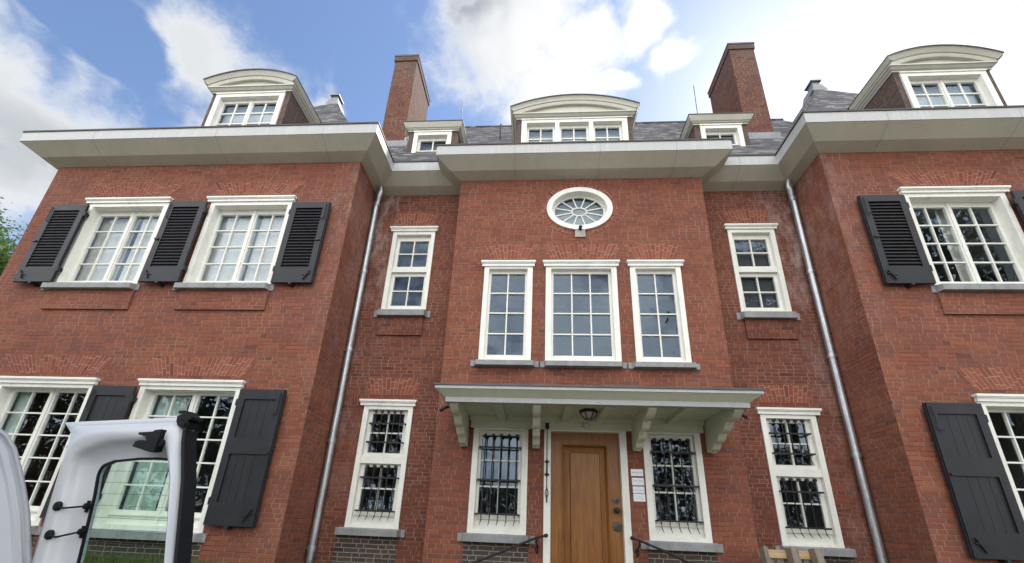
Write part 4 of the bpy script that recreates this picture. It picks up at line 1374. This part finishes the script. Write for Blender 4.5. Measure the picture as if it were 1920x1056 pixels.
b = MB(); b.face([dv3(a, z, .034) for a, z in gl_out])
dchild(b, 'window_glass', 'carglass')
b = MB()
ga = gl_out
for k in range(9):
    z = 1.735-k*.042
    # heater wires between the two sides of the glass at this height
    def xat(pts, z):
        for (a0, z0), (a1, z1) in zip(pts, pts[1:]):
            if (z0-z)*(z1-z) <= 0 and abs(z1-z0) > 1e-6:
                return a0+(a1-a0)*(z-z0)/(z1-z0)
    l_ = xat(ga[:6], z); r_2 = xat(ga[9:], z)
    if l_ and r_2: b.bar(dv3(l_, z, .031), dv3(r_2, z, .031), .0012, .0012)
dchild(b, 'heater_wire', 'trim')
b = MB()
for i in range(1, n-1):
    p, q = gl_out[i-1 if i > 0 else 0], gl_out[i]
    b.bar(dv3(p[0], p[1], .026), dv3(q[0], q[1], .026), .006, .010)
b.bar(dv3(*gl_out[-2], .026), dv3(*gl_out[-1], .026), .006, .01)
dchild(b, 'window_seal', 'rubber')
# rubber meeting edge down the free side
b = MB()
si = [(0.692, 1.915), (0.708, 1.88), (0.719, 1.833), (0.774, 1.702), (0.816, 1.564), (0.851, 1.443), (0.907, 1.2)]
so = [(0.704, 1.915), (0.720, 1.88), (0.731, 1.833), (0.786, 1.702), (0.828, 1.564), (0.863, 1.443), (0.919, 1.2)]
def band(b, A, B, ya, yb, th):
    for i in range(len(A)-1):
        b.face([dv3(*A[i], ya), dv3(*B[i], yb), dv3(*B[i+1], yb), dv3(*A[i+1], ya)], smooth=True)
        b.face([dv3(*B[i], yb), dv3(*B[i], yb+th), dv3(*B[i+1], yb+th), dv3(*B[i+1], yb)], smooth=True)
        b.face([dv3(*A[i], ya), dv3(*A[i+1], ya), dv3(*A[i+1], ya+.02), dv3(*A[i], ya+.02)], smooth=True)
mid_ = lerp(si, so, .45)
band(b, si[1:], mid_[1:], -.002, -.012, .0); band(b, mid_[1:], so[1:], -.012, -.006, .045)
dchild(b, 'edge_seal', 'rubber')
b = MB()
def slab(b, pts, y0, y1):
    b.face([dv3(*p, y0) for p in pts]); b.face([dv3(*p, y1) for p in pts][::-1])
    for i in range(len(pts)):
        p, q = pts[i], pts[(i+1) % len(pts)]
        b.face([dv3(*p, y0), dv3(*p, y1), dv3(*q, y1), dv3(*q, y0)])
slab(b, [(.664, 1.930), (.668, 1.910), (.682, 1.894), (.706, 1.884), (.728, 1.884), (.734, 1.902), (.722, 1.914), (.708, 1.928), (.690, 1.940)], -.012, .026)
slab(b, [(.668, 1.941), (.690, 1.941), (.712, 1.928), (.726, 1.914), (.742, 1.914), (.744, 1.924), (.722, 1.934), (.700, 1.950), (.670, 1.950)], -.016, .03)
slab(b, [(.684, 1.905), (.704, 1.894), (.722, 1.893), (.724, 1.902), (.706, 1.910), (.690, 1.918)], -.018, -.012)
dchild(b, 'corner_cap', 'rubber')
b = MB()
slab(b, [(0.538, 1.814), (0.546, 1.832), (0.566, 1.836), (0.601, 1.834), (0.586, 1.850), (0.546, 1.858), (0.548, 1.865), (0.616, 1.866), (0.626, 1.872), (0.658, 1.874), (0.660, 1.865), (0.654, 1.796), (0.626, 1.794), (0.591, 1.802)], -.045, -.018)
slab(b, [(0.654, 1.840), (0.668, 1.838), (0.674, 1.827), (0.671, 1.814), (0.654, 1.810)], -.040, -.028)
dchild(b, 'door_latch', 'rubber')
for a, z, a2, z2 in ((.227, 1.600, .312, 1.604), (.244, 1.502, .334, 1.516)):
    b = MB(); c = dv3(a, z, -.022)
    b.lathe(c, -NN, [(0, .017), (.008, .017), (.012, .014), (.013, .001)], 12)
    b.tube([dv3(a, z, -.032), dv3((a+a2)/2, z-.006, -.03), dv3(a2, z2, .012)], .0038, 6)
    b.lathe(dv3(a2, z2, .02), -NN, [(0, .011), (.014, .011), (.016, .001)], 8)
    slab(b, [(a2-.001, z2-.022), (a2+.006, z2-.022), (a2+.001, z2+.02), (a2-.006, z2+.02)], .012, .02)
    dchild(b, 'wire_connector', 'rubber')
# hinge arms
b = MB()
for z in (1.05, .62):
    b.tube([vb(.0, .0, z), dv3(.12, z, .02), dv3(.26, z, .02)], .018, 6)
o_ = b.build('hinge_arm', 'vanwhite', van); o_.matrix_parent_inverse = Matrix.Translation(-HO)

# ================================================================== TREES
def crown_mesh(name, r_, clumps, per, leaf, mat, seed, sq=1.0):
    rr = random.Random(seed); g = MB()
    V = g.v; F = g.f
    cl = []
    for _ in range(clumps):
        u_ = rr.uniform(-1, 1); a = rr.uniform(0, 6.283); rad = rr.uniform(.35, 1.0)**.6
        q = math.sqrt(1-u_*u_)
        taper = 1.0-.35*max(0, u_)
        cl.append(Vector((q*math.cos(a)*rad*taper, q*math.sin(a)*rad*taper, u_*rad*sq))*r_)
    for c in cl:
        cr = r_*rr.uniform(.16, .30)
        for _ in range(per):
            d = Vector((rr.gauss(0, 1), rr.gauss(0, 1), rr.gauss(0, .7)))
            d = d*(cr*.55)
            p = c+d
            a = Vector((rr.gauss(0, 1), rr.gauss(0, 1), rr.gauss(0, .6))).normalized()
            b_ = a.cross(Vector((rr.gauss(0, 1), rr.gauss(0, 1), rr.gauss(0, 1)))).normalized()
            l = leaf*rr.uniform(.6, 1.3)
            g.face([p-a*l*.5, p+b_*l*.28, p+a*l*.5, p-b_*l*.28], [(0, 0)]*4)
    return g, cl
def tree(label, loc, h, r_, seed, mat, clumps=60, per=90, leaf=.22, group=None, name='tree', sq=1.1):
    root = empty(name, label, 'tree', loc, group)
    g, cl = crown_mesh('crown', r_, clumps, per, leaf, mat, seed, sq)
    cz = h-r_*sq*.95
    g.v = [(x, y, z+cz) for x, y, z in g.v]
    g.build('crown', mat, root)
    b = MB()
    b.tube([(0, 0, -.3), (.05, 0, cz*.4), (-.05, .1, cz), (.0, 0, cz+r_*.6)], [h*.022, h*.017, h*.011, h*.003], 10)
    rr = random.Random(seed+1)
    for c in cl[::4]:
        s0 = Vector((0, 0, cz-r_*.5+rr.uniform(0, r_*.8)))
        e = c+Vector((0, 0, cz)); m_ = (s0+e)/2+Vector((0, 0, -.2*r_*.3))
        b.tube([s0, m_, e], [h*.007, h*.004, h*.0015], 6, False)
    b.build('trunk', 'bark', root)
    return root
tree('tall leafy green tree far behind the left end of the house', (-38.4, 14, 0), 20.0, 5.0, 11, 'leaf', 150, 150, .24)
gp = 'trees across the drive facing the house'
tree('broad dark tree across the drive, mirrored in the right wing windows', (20.5, -14, 0), 21, 6.5, 21, 'conifer', 75, 230, .26, gp)
tree('dark tree across the drive, right of the gap', (12.5, -15, 0), 18.5, 5.0, 22, 'conifer', 80, 230, .26, gp)
tree('dark tree across the drive, left of the gap', (-9.5, -17, 0), 10.5, 4.4, 23, 'conifer', 80, 230, .26, gp)
tree('dark tree across the drive, opposite the left wing', (-17.5, -14, 0), 10.5, 4.6, 24, 'conifer', 80, 230, .26, gp)
tree('dark tree across the drive, farthest left of the row', (-27, -14, 0), 11, 4.8, 26, 'conifer', 80, 230, .26, gp)
tree('low round dark tree across the drive, in the middle of the gap', (2.5, -27, 0), 4.4, 2.4, 25, 'conifer', 50, 150, .25, gp)

def hedge(label, x0, x1, y0, y1, h, n, leaf, seed):
    rr = random.Random(seed); g = MB()
    root = empty('hedge', label, 'hedge', ((x0+x1)/2, (y0+y1)/2, 0))
    hx, hy = (x1-x0)/2, (y1-y0)/2
    for _ in range(n):
        p = Vector((rr.uniform(-hx, hx), rr.uniform(-hy, hy), rr.uniform(.0, 1)**.8*(h+rr.gauss(0, .12))))
        a = Vector((rr.gauss(0, 1), rr.gauss(0, 1), rr.gauss(0, 1))).normalized()
        b_ = a.cross(Vector((rr.gauss(0, 1), rr.gauss(0, 1), rr.gauss(0, 1)))).normalized()
        l = leaf*rr.uniform(.6, 1.3)
        g.face([p-a*l*.5, p+b_*l*.3, p+a*l*.5, p-b_*l*.3], [(0, 0)]*4)
    g.build('foliage', 'conifer', root)
    b = MB()
    for k in range(int(hx*2/1.2)):
        x = -hx+.6+k*1.2
        b.tube([(x, 0, -.1), (x+.05, .05, h*.5), (x, 0, h*.9)], [.06, .045, .01], 6)
    b.build('stem', 'bark', root)
hedge('tall dark hedge across the drive on the right', 5.0, 27, -19.5, -18.0, 6.6, 26000, .24, 31)
hedge('lower dark hedge across the drive opposite the front door', -9.0, 5.5, -28, -26.8, 4.3, 15000, .24, 32)
